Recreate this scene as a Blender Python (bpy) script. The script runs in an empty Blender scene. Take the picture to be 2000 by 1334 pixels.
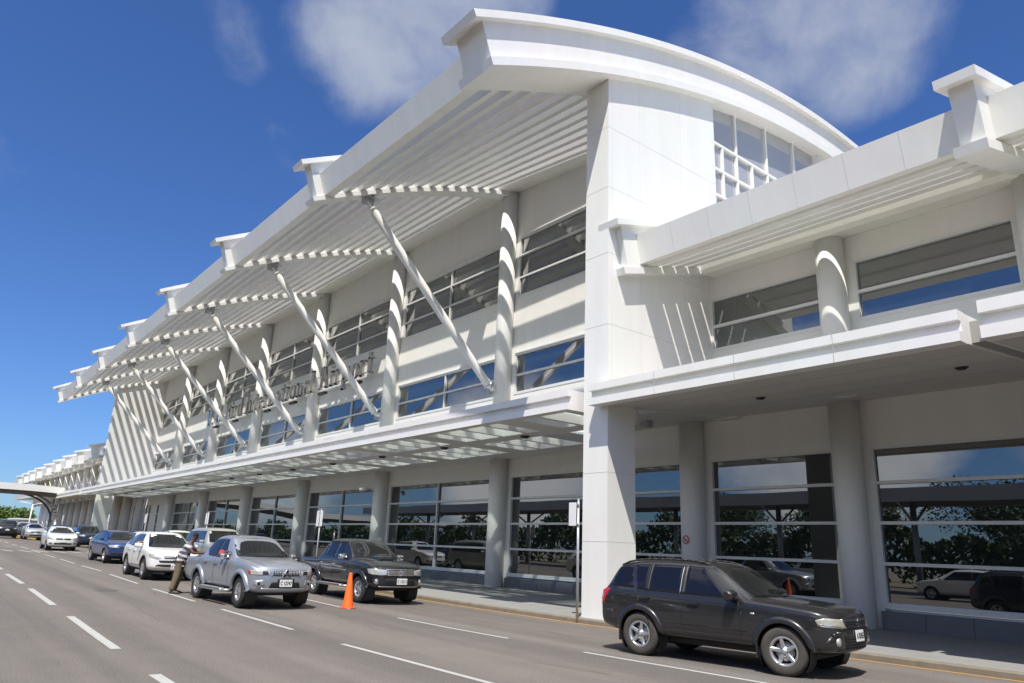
CAM_YPR = (0.8990035065530178, 0.2785837652134649, 0.04055588890902422); CAM_H = 1.7205
SKY_STR = 0.108; EXPO = 0.52; CLOUD_COL = (3.1, 3.4, 4.1); SKY_TINT = (.385, .57, .89)
import bpy, bmesh, math, random
from mathutils import Vector, Matrix
from mathutils.bvhtree import BVHTree
random.seed(7)
R = math.radians
scene = bpy.context.scene
COL = scene.collection
PI = math.pi

# ------------------------------------------------------------------ terrain
def G(x, y):
    """height of the paved ground: a one per cent grade rising away from the camera"""
    t = min(1.0, max(0.0, (y - 10) / 5)); t = t * t * (3 - 2 * t)
    return .0098 * max(0.0, min(-x, 210) - 14) * (1 - .4 * t)

# ------------------------------------------------------------------ tagging
def tag(o, label=None, cat=None, group=None, kind=None):
    if label: o['label'] = label
    if cat: o['category'] = cat
    if group: o['group'] = group
    if kind: o['kind'] = kind
    return o

def empty(name, loc=(0, 0, 0), rz=0.0):
    o = bpy.data.objects.new(name, None); COL.objects.link(o)
    o.location = loc; o.rotation_euler = (0, 0, rz); o.empty_display_size = .3
    return o

def thing(name, label, cat, loc=(0, 0, 0), rz=0.0, group=None):
    return tag(empty(name, loc, rz), label, cat, group)

def copy_tree(o, parent=None):
    c = o.copy(); COL.objects.link(c)
    if parent is not None: c.parent = parent
    for ch in list(o.children): copy_tree(ch, c)
    return c

# ------------------------------------------------------------------ mesh builder
class MB:
    def __init__(s): s.v = []; s.f = []; s.sm = []
    def _add(s, vs, fs, smooth=False):
        b = len(s.v); s.v += [tuple(p) for p in vs]
        for f in fs: s.f.append([b + i for i in f]); s.sm.append(smooth)
        return s
    def box(s, x0, x1, y0, y1, z0, z1):
        if x0 > x1: x0, x1 = x1, x0
        if y0 > y1: y0, y1 = y1, y0
        if z0 > z1: z0, z1 = z1, z0
        return s._add([(x0,y0,z0),(x1,y0,z0),(x1,y1,z0),(x0,y1,z0),(x0,y0,z1),(x1,y0,z1),(x1,y1,z1),(x0,y1,z1)],
                      [(0,3,2,1),(4,5,6,7),(0,1,5,4),(1,2,6,5),(2,3,7,6),(3,0,4,7)])
    def hexa(s, p):   # 8 points, order as in box
        return s._add(p, [(0,3,2,1),(4,5,6,7),(0,1,5,4),(1,2,6,5),(2,3,7,6),(3,0,4,7)])
    def tube(s, p0, p1, r0, r1=None, n=14, caps=True, smooth=True):
        r1 = r0 if r1 is None else r1
        p0, p1 = Vector(p0), Vector(p1); d = (p1 - p0)
        if d.length < 1e-9: return s
        d.normalize(); a = Vector((0,0,1)) if abs(d.z) < .9 else Vector((1,0,0))
        u = d.cross(a).normalized(); w = d.cross(u)
        vs = []
        for p, r in ((p0, r0), (p1, r1)):
            for i in range(n):
                t = 2*PI*i/n; vs.append(p + (u*math.cos(t) + w*math.sin(t))*r)
        s._add(vs, [(i, (i+1) % n, n+(i+1) % n, n+i) for i in range(n)], smooth)
        if caps:
            s._add(vs[:n], [list(range(n))[::-1]]); s._add(vs[n:], [list(range(n))])
        return s
    def path(s, pts, r, n=8):
        for a, b in zip(pts[:-1], pts[1:]): s.tube(a, b, r, r, n)
        return s
    def lathe(s, prof, n=32, axis='z', c=(0,0,0), smooth=True):
        """prof: list of (r, h); revolve round axis"""
        vs = []
        for r, h in prof:
            for i in range(n):
                t = 2*PI*i/n; a, b = r*math.cos(t), r*math.sin(t)
                p = (a, b, h) if axis == 'z' else ((a, h, b) if axis == 'y' else (h, a, b))
                vs.append((p[0]+c[0], p[1]+c[1], p[2]+c[2]))
        fs = []
        for k in range(len(prof)-1):
            for i in range(n):
                j = (i+1) % n; fs.append((k*n+i, k*n+j, (k+1)*n+j, (k+1)*n+i))
        return s._add(vs, fs, smooth)
    def extr(s, poly, axis, a0, a1):
        """extrude a 2-D polygon; axis 'x': poly=(y,z), 'y': poly=(x,z), 'z': poly=(x,y)"""
        def P(q, a): return {'x': (a,q[0],q[1]), 'y': (q[0],a,q[1]), 'z': (q[0],q[1],a)}[axis]
        n = len(poly); vs = [P(q,a0) for q in poly] + [P(q,a1) for q in poly]
        return s._add(vs, [list(range(n)), list(range(2*n-1, n-1, -1))] + [(i,(i+1)%n,n+(i+1)%n,n+i) for i in range(n)])
    def strip(s, lower, upper, smooth=True):
        n = len(lower); return s._add(list(lower)+list(upper), [(i,i+1,n+i+1,n+i) for i in range(n-1)], smooth)
    def sweep(s, rings, close=True, caps=True, smooth=False):
        """rings: list of equal-length closed loops of 3-D points"""
        m = len(rings[0]); vs = [p for r in rings for p in r]; fs = []
        for k in range(len(rings)-1):
            for i in range(m if close else m-1):
                j = (i+1) % m; fs.append((k*m+i, k*m+j, (k+1)*m+j, (k+1)*m+i))
        s._add(vs, fs, smooth)
        if caps:
            s._add(rings[0], [list(range(m))[::-1]]); s._add(rings[-1], [list(range(m))])
        return s
    def build(s, name, m=None, parent=None, bevel=0, seg=2, recalc=True, autosmooth=None):
        me = bpy.data.meshes.new(name); me.from_pydata(s.v, [], s.f); me.validate()
        bm = bmesh.new(); bm.from_mesh(me)
        if len(bm.faces) == len(s.sm):
            bm.faces.ensure_lookup_table()
            for f, q in zip(bm.faces, s.sm): f.smooth = q
        bmesh.ops.remove_doubles(bm, verts=bm.verts, dist=1e-5)
        if recalc: bmesh.ops.recalc_face_normals(bm, faces=bm.faces)
        if bevel:
            es = [e for e in bm.edges if len(e.link_faces) == 2 and e.calc_face_angle(0) > .5]
            bmesh.ops.bevel(bm, geom=es, offset=bevel, segments=seg, profile=.6, affect='EDGES', clamp_overlap=True)
        bm.to_mesh(me); bm.free()
        return link(name, me, m, parent)

def link(name, me, m=None, parent=None):
    o = bpy.data.objects.new(name, me); COL.objects.link(o)
    if m is not None: me.materials.append(m)
    if parent is not None: o.parent = parent
    return o

def applied(o):
    """bake an object's modifiers into its mesh"""
    dg = bpy.context.evaluated_depsgraph_get(); dg.update()
    me = bpy.data.meshes.new_from_object(o.evaluated_get(dg))
    old = o.data; o.modifiers.clear(); o.data = me
    if old.users == 0: bpy.data.meshes.remove(old)
    return o

# ------------------------------------------------------------------ materials
def newmat(name):
    m = bpy.data.materials.new(name); m.use_nodes = True
    nt = m.node_tree; b = nt.nodes['Principled BSDF']
    return m, nt, b

def N(nt, t, **kw):
    n = nt.nodes.new(t)
    for k, v in kw.items():
        if k.startswith('i_'): n.inputs[k[2:].replace('_', ' ')].default_value = v
        else: setattr(n, k, v)
    return n

def simple(name, col, rough=.5, metal=0, coat=0, spec=.5, var=.06, scale=6, bump=0, bscale=60, ior=None):
    m, nt, b = newmat(name)
    tc = N(nt, 'ShaderNodeNewGeometry'); no = N(nt, 'ShaderNodeTexNoise', i_Scale=scale, i_Detail=5)
    nt.links.new(tc.outputs['Position'], no.inputs['Vector'])
    mx = N(nt, 'ShaderNodeMix', data_type='RGBA')
    a = [max(0, c*(1-var)) for c in col[:3]]+[1]; c2 = [min(1, c*(1+var)) for c in col[:3]]+[1]
    mx.inputs[6].default_value = a; mx.inputs[7].default_value = c2
    nt.links.new(no.outputs['Fac'], mx.inputs[0]); nt.links.new(mx.outputs[2], b.inputs['Base Color'])
    b.inputs['Roughness'].default_value = rough; b.inputs['Metallic'].default_value = metal
    b.inputs['Coat Weight'].default_value = coat; b.inputs['Coat Roughness'].default_value = .03
    b.inputs['Specular IOR Level'].default_value = spec
    if ior: b.inputs['IOR'].default_value = ior
    if bump:
        n2 = N(nt, 'ShaderNodeTexNoise', i_Scale=bscale, i_Detail=4); nt.links.new(tc.outputs['Position'], n2.inputs['Vector'])
        bp = N(nt, 'ShaderNodeBump', i_Strength=bump, i_Distance=.02); nt.links.new(n2.outputs['Fac'], bp.inputs['Height'])
        nt.links.new(bp.outputs['Normal'], b.inputs['Normal'])
    return m

def white_panel(name, col=(.83,.825,.80), rough=.42):
    """painted aluminium panels and render, faintly streaked"""
    m, nt, b = newmat(name)
    g = N(nt, 'ShaderNodeNewGeometry')
    mp = N(nt, 'ShaderNodeMapping'); mp.inputs['Scale'].default_value = (1.1, 1.1, .16)
    n1 = N(nt, 'ShaderNodeTexNoise', i_Scale=1.6, i_Detail=7, i_Roughness=.62)
    n2 = N(nt, 'ShaderNodeTexNoise', i_Scale=.35, i_Detail=3)
    nt.links.new(g.outputs['Position'], mp.inputs['Vector']); nt.links.new(mp.outputs['Vector'], n1.inputs['Vector'])
    nt.links.new(g.outputs['Position'], n2.inputs['Vector'])
    cr = N(nt, 'ShaderNodeValToRGB'); cr.color_ramp.elements[0].position = .3; cr.color_ramp.elements[1].position = .72
    cr.color_ramp.elements[0].color = (col[0]*.93, col[1]*.93, col[2]*.915, 1); cr.color_ramp.elements[1].color = (*col, 1)
    nt.links.new(n1.outputs['Fac'], cr.inputs['Fac'])
    mx = N(nt, 'ShaderNodeMix', data_type='RGBA', blend_type='MULTIPLY'); mx.inputs[0].default_value = .10
    nt.links.new(cr.outputs['Color'], mx.inputs[6]); nt.links.new(n2.outputs['Color'], mx.inputs[7])
    nt.links.new(mx.outputs[2], b.inputs['Base Color'])
    b.inputs['Roughness'].default_value = rough; b.inputs['Specular IOR Level'].default_value = .35
    return m

M = {}
M['white'] = white_panel('white_panel')
M['render'] = white_panel('white_render', (.83,.82,.79), .7)
M['cream'] = white_panel('cream_soffit', (.80,.785,.73), .6)
M['frame'] = simple('window_frame_paint', (.68,.69,.68), .4, var=.04)
M['joint'] = simple('joint_grey', (.36,.36,.35), .8)
M['jlight'] = simple('joint_pale', (.62,.62,.60), .8)
M['dark'] = simple('dark_void', (.012,.012,.013), .6)
M['blackplastic'] = simple('black_plastic', (.022,.022,.024), .5, bump=.05, bscale=200)
M['rubber'] = simple('tyre_rubber', (.028,.027,.026), .82, bump=.25, bscale=90)
M['dustyrubber'] = simple('dusty_tyre_rubber', (.058,.053,.046), .9, var=.3, scale=14, bump=.3, bscale=90)
M['alloy'] = simple('alloy_silver', (.62,.62,.62), .3, metal=.85)
M['chrome'] = simple('chrome', (.82,.82,.83), .08, metal=1)
M['chromewheel'] = simple('polished_wheel', (.72,.72,.72), .28, metal=.85)
M['steel'] = simple('galvanised_steel', (.45,.46,.47), .42, metal=.6)
M['signsteel'] = simple('sign_letter_steel', (.50,.49,.47), .16, metal=.95)
M['signplate'] = simple('sign_back_white', (.72,.72,.72), .5)
M['tile'] = simple('plinth_tile', (.135,.145,.155), .45, var=.12, scale=3)
M['amber'] = simple('amber_lens', (.6,.16,.02), .15, coat=1)
M['red'] = simple('red_lens', (.42,.012,.015), .15, coat=1)
M['lens'] = simple('clear_lens', (.50,.50,.48), .12, metal=.35, coat=1, var=.35, scale=30)
M['lensdull'] = simple('hazed_lens', (.40,.39,.32), .22, metal=.2, coat=1, var=.4, scale=34)
M['plate'] = simple('number_plate_white', (.74,.74,.72), .45)
M['ink'] = simple('plate_ink', (.03,.03,.035), .5)
M['orange'] = simple('cone_orange', (.88,.145,.02), .5, var=.05)
M['orangebase'] = simple('cone_base_orange', (.8,.11,.05), .55, var=.1)
M['redring'] = simple('sign_red', (.45,.02,.03), .5)
M['whitesign'] = simple('sign_white', (.75,.75,.74), .5)
M['wood'] = simple('bark', (.09,.065,.045), .9, var=.3, bump=.4, bscale=20)

def glass_facade(name, f0ior=2.15, tint=(.010,.014,.016), wave=.05):
    """reflective solar-control glass in front of a dark room"""
    m, nt, b = newmat(name)
    b.inputs['Base Color'].default_value = (*tint, 1); b.inputs['Roughness'].default_value = 0.0
    b.inputs['IOR'].default_value = f0ior
    g = N(nt, 'ShaderNodeNewGeometry'); n = N(nt, 'ShaderNodeTexNoise', i_Scale=.35, i_Detail=1)
    nt.links.new(g.outputs['Position'], n.inputs['Vector'])
    bp = N(nt, 'ShaderNodeBump', i_Strength=wave, i_Distance=.05); nt.links.new(n.outputs['Fac'], bp.inputs['Height'])
    if wave: nt.links.new(bp.outputs['Normal'], b.inputs['Normal'])
    return m
M['glass'] = glass_facade('facade_glass', 2.5)
M['glassup'] = glass_facade('upper_facade_glass', 2.8, (.020,.026,.026))
M['glassgable'] = glass_facade('gable_glass', 1.9, (.36,.37,.385))  # pale base colour stands in for bright sky reflected in the panes
M['carglass'] = glass_facade('car_glass', 1.6, (.010,.012,.013), 0)
M['cartint'] = glass_facade('tinted_car_glass', 1.6, (.006,.006,.009), 0)

def canopy_glass():
    m, nt, b = newmat('frosted_canopy_glass')
    out = nt.nodes['Material Output']
    tr = N(nt, 'ShaderNodeBsdfTransparent'); tr.inputs['Color'].default_value = (.93,.98,.96,1)
    tl = N(nt, 'ShaderNodeBsdfTranslucent'); tl.inputs['Color'].default_value = (.80,.84,.82,1)
    df = N(nt, 'ShaderNodeBsdfDiffuse'); df.inputs['Color'].default_value = (.7,.75,.73,1)
    m1 = N(nt, 'ShaderNodeMixShader'); m1.inputs[0].default_value = .3
    m2 = N(nt, 'ShaderNodeMixShader'); m2.inputs[0].default_value = .36
    nt.links.new(tl.outputs[0], m1.inputs[1]); nt.links.new(df.outputs[0], m1.inputs[2])
    nt.links.new(tr.outputs[0], m2.inputs[1]); nt.links.new(m1.outputs[0], m2.inputs[2])
    nt.links.new(m2.outputs[0], out.inputs['Surface'])
    return m
M['canopyglass'] = canopy_glass()

def carpaint(name, col, metal=.0, rough=.35, flake=0):
    m, nt, b = newmat(name)
    g = N(nt, 'ShaderNodeTexCoord'); n = N(nt, 'ShaderNodeTexNoise', i_Scale=9, i_Detail=6)
    nt.links.new(g.outputs['Object'], n.inputs['Vector'])
    mx = N(nt, 'ShaderNodeMix', data_type='RGBA')
    mx.inputs[6].default_value = (*[c*.92 for c in col], 1); mx.inputs[7].default_value = (*[c*1.06 for c in col], 1)
    nt.links.new(n.outputs['Fac'], mx.inputs[0]); nt.links.new(mx.outputs[2], b.inputs['Base Color'])
    b.inputs['Metallic'].default_value = metal; b.inputs['Roughness'].default_value = rough
    b.inputs['Coat Weight'].default_value = .9; b.inputs['Coat Roughness'].default_value = .04
    return m
P_ = {'charcoal': carpaint('charcoal_paint', (.016,.016,.018), .1, .3), 'silver': carpaint('silver_paint', (.36,.39,.44), .55, .34),
      'black': carpaint('black_paint', (.010,.011,.013), .0, .25), 'white': carpaint('white_paint', (.74,.74,.72), 0, .3),
      'blue': carpaint('blue_paint', (.020,.050,.17), .3, .3), 'navy': carpaint('navy_paint', (.012,.022,.055), .2, .3),
      'palesilver': carpaint('pale_silver_paint', (.50,.52,.54), .4, .35), 'beige': carpaint('pale_beige_paint', (.42,.42,.38), .3, .35)}

def asphalt():
    m, nt, b = newmat('sunbleached_asphalt')
    g = N(nt, 'ShaderNodeNewGeometry')
    def noise(s, d=4, r=.5):
        n = N(nt, 'ShaderNodeTexNoise', i_Scale=s, i_Detail=d, i_Roughness=r); nt.links.new(g.outputs['Position'], n.inputs['Vector']); return n
    big = noise(.18, 5, .6); mid = noise(1.3, 5); fine = noise(38, 3, .7)
    def mix(a, b_, f):
        x = N(nt, 'ShaderNodeMix', data_type='RGBA'); x.inputs[6].default_value = a; x.inputs[7].default_value = b_; nt.links.new(f, x.inputs[0]); return x
    c1 = mix((.155,.139,.127,1), (.188,.173,.161,1), big.outputs['Fac'])
    c2 = N(nt, 'ShaderNodeMix', data_type='RGBA', blend_type='MULTIPLY'); c2.inputs[0].default_value = .22
    nt.links.new(c1.outputs[2], c2.inputs[6]); nt.links.new(mid.outputs['Fac'], c2.inputs[7])
    cr = N(nt, 'ShaderNodeValToRGB'); cr.color_ramp.elements[0].position = .34; cr.color_ramp.elements[1].position = .66
    cr.color_ramp.elements[0].color = (.42,.42,.42,1); cr.color_ramp.elements[1].color = (1.5,1.47,1.42,1)
    nt.links.new(fine.outputs['Fac'], cr.inputs['Fac'])
    c3 = N(nt, 'ShaderNodeMix', data_type='RGBA', blend_type='MULTIPLY'); c3.inputs[0].default_value = .55
    nt.links.new(c2.outputs[2], c3.inputs[6]); nt.links.new(cr.outputs['Color'], c3.inputs[7])
    # long tyre-polished bands along the lanes and a few dark oil stains
    sx = N(nt, 'ShaderNodeMapping'); sx.inputs['Scale'].default_value = (.03, .9, .3); nt.links.new(g.outputs['Position'], sx.inputs['Vector'])
    band = N(nt, 'ShaderNodeTexNoise', i_Scale=1.0, i_Detail=4); nt.links.new(sx.outputs['Vector'], band.inputs['Vector'])
    br = N(nt, 'ShaderNodeValToRGB'); br.color_ramp.elements[0].position = .36; br.color_ramp.elements[1].position = .6
    br.color_ramp.elements[0].color = (.76,.76,.76,1); br.color_ramp.elements[1].color = (1.09,1.085,1.07,1)
    nt.links.new(band.outputs['Fac'], br.inputs['Fac'])
    c4 = N(nt, 'ShaderNodeMix', data_type='RGBA', blend_type='MULTIPLY'); c4.inputs[0].default_value = .85
    nt.links.new(c3.outputs[2], c4.inputs[6]); nt.links.new(br.outputs['Color'], c4.inputs[7])
    st = noise(.42, 2); sr = N(nt, 'ShaderNodeValToRGB'); sr.color_ramp.elements[0].position = .70; sr.color_ramp.elements[1].position = .80
    sr.color_ramp.elements[0].color = (1,1,1,1); sr.color_ramp.elements[1].color = (.78,.77,.76,1)
    nt.links.new(st.outputs['Fac'], sr.inputs['Fac'])
    c5 = N(nt, 'ShaderNodeMix', data_type='RGBA', blend_type='MULTIPLY'); c5.inputs[0].default_value = 1
    nt.links.new(c4.outputs[2], c5.inputs[6]); nt.links.new(sr.outputs['Color'], c5.inputs[7])
    nt.links.new(c5.outputs[2], b.inputs['Base Color'])
    b.inputs['Roughness'].default_value = .85; b.inputs['Specular IOR Level'].default_value = .3
    bp = N(nt, 'ShaderNodeBump', i_Strength=.5, i_Distance=.012); nt.links.new(fine.outputs['Fac'], bp.inputs['Height'])
    nt.links.new(bp.outputs['Normal'], b.inputs['Normal'])
    return m
M['asphalt'] = asphalt()
M['concrete'] = simple('sidewalk_concrete', (.235,.235,.225), .85, var=.14, scale=2.2, bump=.15, bscale=70)
M['kerb'] = simple('kerb_concrete', (.19,.165,.125), .9, var=.35, scale=5, bump=.2, bscale=60)

def paintmat(name, col, wear=.42):
    m, nt, b = newmat(name)
    g = N(nt, 'ShaderNodeNewGeometry'); n = N(nt, 'ShaderNodeTexNoise', i_Scale=7, i_Detail=8, i_Roughness=.75)
    nt.links.new(g.outputs['Position'], n.inputs['Vector'])
    r = N(nt, 'ShaderNodeValToRGB'); r.color_ramp.elements[0].position = wear-.12; r.color_ramp.elements[1].position = wear+.06
    r.color_ramp.elements[0].color = (.16,.15,.14,1); r.color_ramp.elements[1].color = (*col, 1)
    nt.links.new(n.outputs['Fac'], r.inputs['Fac']); nt.links.new(r.outputs['Color'], b.inputs['Base Color'])
    b.inputs['Roughness'].default_value = .8
    return m
M['lane'] = paintmat('worn_lane_paint', (.38,.38,.365), .36)
M['yellow'] = paintmat('worn_yellow_paint', (.46,.235,.045), .40)
M['yellowkerb'] = paintmat('yellow_kerb_paint', (.50,.30,.06), .30)

def leafmat(name, c1, c2):
    m, nt, b = newmat(name)
    g = N(nt, 'ShaderNodeNewGeometry'); n = N(nt, 'ShaderNodeTexNoise', i_Scale=.9, i_Detail=5)
    nt.links.new(g.outputs['Position'], n.inputs['Vector'])
    mx = N(nt, 'ShaderNodeMix', data_type='RGBA'); mx.inputs[6].default_value = (*c1,1); mx.inputs[7].default_value = (*c2,1)
    nt.links.new(n.outputs['Fac'], mx.inputs[0]); nt.links.new(mx.outputs[2], b.inputs['Base Color'])
    b.inputs['Roughness'].default_value = .6
    return m
M['leaf'] = leafmat('foliage', (.030,.062,.014), (.075,.125,.028))
M['leafbright'] = leafmat('bright_foliage', (.06,.115,.018), (.14,.20,.035))
# ------------------------------------------------------------------ sun, sky, camera
SUN = Vector((.385, -.435, 1.0)).normalized()          # towards the sun
elev = math.asin(SUN.z); azim = math.atan2(SUN.x, SUN.y)  # azimuth from +Y towards +X

cam_d = bpy.data.cameras.new('camera'); cam = bpy.data.objects.new('camera', cam_d); COL.objects.link(cam)
cam_d.sensor_width = 36; cam_d.sensor_fit = 'HORIZONTAL'; cam_d.lens = 1.42085*1000/2000*36
cam_d.clip_end = 5000; cam_d.clip_start = .05
yaw, pitch, roll = CAM_YPR
fw = Vector((-math.sin(yaw)*math.cos(pitch), math.cos(yaw)*math.cos(pitch), math.sin(pitch)))
r0 = Vector((math.cos(yaw), math.sin(yaw), 0)); u0 = r0.cross(fw)
rt = r0*math.cos(roll) + u0*math.sin(roll); up = -r0*math.sin(roll) + u0*math.cos(roll)
cam.matrix_world = Matrix(((rt.x, up.x, -fw.x, 0), (rt.y, up.y, -fw.y, 0), (rt.z, up.z, -fw.z, CAM_H), (0, 0, 0, 1)))
scene.camera = cam
def ray(px, py):
    d = ((px-1000)/1000, (py-667)/1000); return fw*1.42085 + rt*d[0] - up*d[1]

sd = bpy.data.lights.new('sun', 'SUN'); sd.energy = 4.35; sd.angle = R(.53); sd.color = (1.0, .945, .865)
so = bpy.data.objects.new('sun', sd); COL.objects.link(so); so.rotation_euler = SUN.to_track_quat('Z', 'Y').to_euler(); so.location = (20, -20, 60)

w = bpy.data.worlds.new('World'); scene.world = w; w.use_nodes = True
nt = w.node_tree; bg = nt.nodes['Background']; L = nt.links.new
sky = nt.nodes.new('ShaderNodeTexSky'); sky.sky_type = 'NISHITA'; sky.sun_disc = False
sky.sun_elevation = elev; sky.sun_rotation = azim
sky.altitude = 0; sky.air_density = 1.0; sky.dust_density = .35; sky.ozone_density = 3.0
tc = nt.nodes.new('ShaderNodeTexCoord')
# fair-weather clouds: soft patches at the directions where they stand, broken up by noise
nz = nt.nodes.new('ShaderNodeTexNoise'); nz.inputs['Scale'].default_value = 4.2; nz.inputs['Detail'].default_value = 9; nz.inputs['Roughness'].default_value = .6; nz.inputs['Distortion'].default_value = .35
mp = nt.nodes.new('ShaderNodeMapping'); mp.inputs['Scale'].default_value = (1, 1, 1.35); mp.inputs['Location'].default_value = (.3, .1, .2)
L(tc.outputs['Generated'], mp.inputs['Vector']); L(mp.outputs['Vector'], nz.inputs['Vector'])
def dir_of(px, py): return ray(px, py).normalized()
def math_node(op, a, b_=None):
    n = nt.nodes.new('ShaderNodeMath'); n.operation = op
    for i, q in enumerate((a, b_)):
        if q is None: continue
        if isinstance(q, (int, float)): n.inputs[i].default_value = q
        else: L(q, n.inputs[i])
    return n.outputs[0]
mask = None
def patch(d, width, amp):
    """cosine lobe round direction d"""
    global mask
    dp = nt.nodes.new('ShaderNodeVectorMath'); dp.operation = 'DOT_PRODUCT'
    L(tc.outputs['Generated'], dp.inputs[0]); dp.inputs[1].default_value = d
    mr = nt.nodes.new('ShaderNodeMapRange'); mr.interpolation_type = 'SMOOTHSTEP'
    L(dp.outputs['Value'], mr.inputs['Value'])
    mr.inputs['From Min'].default_value = math.cos(width); mr.inputs['From Max'].default_value = math.cos(width*.15)
    mr.inputs['To Min'].default_value = 0; mr.inputs['To Max'].default_value = amp
    mask = mr.outputs[0] if mask is None else math_node('MAXIMUM', mask, mr.outputs[0])
CLOUDS = [(800,70,.16,1.1),(690,50,.10,.85),(900,30,.13,1.1),(770,150,.09,.9),(990,10,.10,.95),(640,20,.07,.6),(1500,80,.15,1.1),(1640,50,.16,1.15),(1390,110,.10,.85),(1560,150,.10,.8),(1740,100,.08,.6),
          (440,20,.045,.34),(455,70,.05,.36),(470,120,.045,.34),(5,330,.045,.62),(-10,300,.05,.6),(1060,90,.05,.5),(340,560,.04,.35)]
for px, py, wd, am in CLOUDS: patch(dir_of(px, py), wd, am)
# low clouds mirrored in the glass, plus unseen high ones added for fill light
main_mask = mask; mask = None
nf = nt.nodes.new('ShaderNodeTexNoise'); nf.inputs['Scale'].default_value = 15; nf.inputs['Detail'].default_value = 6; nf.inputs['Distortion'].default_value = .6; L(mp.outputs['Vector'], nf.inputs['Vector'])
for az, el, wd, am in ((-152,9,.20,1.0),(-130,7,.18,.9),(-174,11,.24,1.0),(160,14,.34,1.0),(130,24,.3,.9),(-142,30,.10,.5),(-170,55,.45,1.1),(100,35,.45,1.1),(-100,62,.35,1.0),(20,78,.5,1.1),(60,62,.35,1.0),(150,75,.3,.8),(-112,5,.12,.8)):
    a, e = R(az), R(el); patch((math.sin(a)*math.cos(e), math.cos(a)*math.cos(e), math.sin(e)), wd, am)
dens = math_node('MULTIPLY', main_mask, .55)
dens = math_node('ADD', dens, math_node('ADD', nz.outputs['Fac'], math_node('MULTIPLY', math_node('SUBTRACT', nf.outputs['Fac'], .5), .28)))
mr = nt.nodes.new('ShaderNodeMapRange'); mr.interpolation_type = 'SMOOTHSTEP'; L(dens, mr.inputs['Value'])
mr.inputs['From Min'].default_value = .66; mr.inputs['From Max'].default_value = 1.30; mr.inputs['To Max'].default_value = .92
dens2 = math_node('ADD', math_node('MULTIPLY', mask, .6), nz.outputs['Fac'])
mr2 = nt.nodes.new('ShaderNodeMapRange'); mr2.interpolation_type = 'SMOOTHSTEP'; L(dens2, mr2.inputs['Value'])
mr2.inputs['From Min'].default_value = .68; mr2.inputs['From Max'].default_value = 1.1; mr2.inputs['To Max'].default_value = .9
mx = nt.nodes.new('ShaderNodeMix'); mx.data_type = 'RGBA'
tint = nt.nodes.new('ShaderNodeMix'); tint.data_type = 'RGBA'; tint.blend_type = 'MULTIPLY'; tint.inputs[0].default_value = 1
L(sky.outputs['Color'], tint.inputs[6]); tint.inputs[7].default_value = (*SKY_TINT, 1)   # deep tropical blue
L(mr.outputs[0], mx.inputs[0]); L(tint.outputs[2], mx.inputs[6])
mx.inputs[7].default_value = (*CLOUD_COL, 1)
my = nt.nodes.new('ShaderNodeMix'); my.data_type = 'RGBA'   # bright layer: the mirrored low clouds and the added unseen fill clouds
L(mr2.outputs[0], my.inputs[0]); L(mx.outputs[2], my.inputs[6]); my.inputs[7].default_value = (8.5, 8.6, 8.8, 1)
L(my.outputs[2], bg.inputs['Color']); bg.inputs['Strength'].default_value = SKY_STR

scene.view_settings.view_transform = 'Standard'; scene.view_settings.look = 'None'
scene.view_settings.exposure = EXPO; scene.view_settings.gamma = 1; scene.view_settings.use_curve_mapping = False
scene.render.engine = 'CYCLES'
cy = scene.cycles; cy.max_bounces = 8; cy.diffuse_bounces = 4; cy.glossy_bounces = 4; cy.transparent_max_bounces = 12; cy.caustics_reflective = False; cy.caustics_refractive = False
# ------------------------------------------------------------------ ground
def sheet(name, xs, ys, zf, m, label=None, kind='structure'):
    mb = MB(); vs = [(x, y, zf(x, y)) for x in xs for y in ys]; n = len(ys)
    mb._add(vs, [(i*n+j, (i+1)*n+j, (i+1)*n+j+1, i*n+j+1) for i in range(len(xs)-1) for j in range(n-1)], True)
    o = mb.build(name, m, recalc=False); return tag(o, kind=kind)
xs_far = [60, 40, 20, 10, 0, -7, -14, -20, -27, -35, -45, -55, -70, -90, -110, -140, -170, -210, -260, -350, -600, -1500]
xs_far = xs_far[::-1]
M['soil'] = simple('dry_ground', (.16,.145,.10), .95, var=.3, scale=.5)
sheet('ground', [-3000]+xs_far+[1500], [-3000,-400,-120,-60,-30,-15,-5,0,5,8,10,11,12,13,14,15,30,60,120,400,3000], lambda x, y: G(x, y)-.03, M['soil'])
sheet('road', [x for x in xs_far if x > -400], [-16,-8,0,4,7,9,10,11,12,13,13.6,14.4,15.2], G, M['asphalt'])

KERB = [(60,14.7),(-4,14.62),(-7.3,14.45),(-10.5,14.05),(-14.2,13.78),(-18,13.62),(-24,13.6),(-40,13.62),(-60,13.65),(-88,13.7),(-160,13.8)]
def kerb_y(x):
    for (x0,y0),(x1,y1) in zip(KERB[:-1], KERB[1:]):
        if x <= x0 and x >= x1: return y0+(y1-y0)*(x0-x)/(x0-x1)
    return KERB[-1][1]
KX = [60,30,10,2,-2,-4,-5.6,-7.3,-8.8,-10.5,-12.4,-14.2,-16,-18,-21,-24,-28,-32,-36,-40,-46,-52,-60,-70,-80,-88,-100,-115,-130,-145,-160]
KH = .12
def along(f0, z0, f1, z1, name, m, kind='structure'):
    mb = MB(); a = [(x, f0(x), G(x, f0(x))+z0) for x in KX]; b = [(x, f1(x), G(x, f1(x))+z1) for x in KX]
    mb.strip(a, b, False); return tag(mb.build(name, m, recalc=False), kind=kind)
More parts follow.
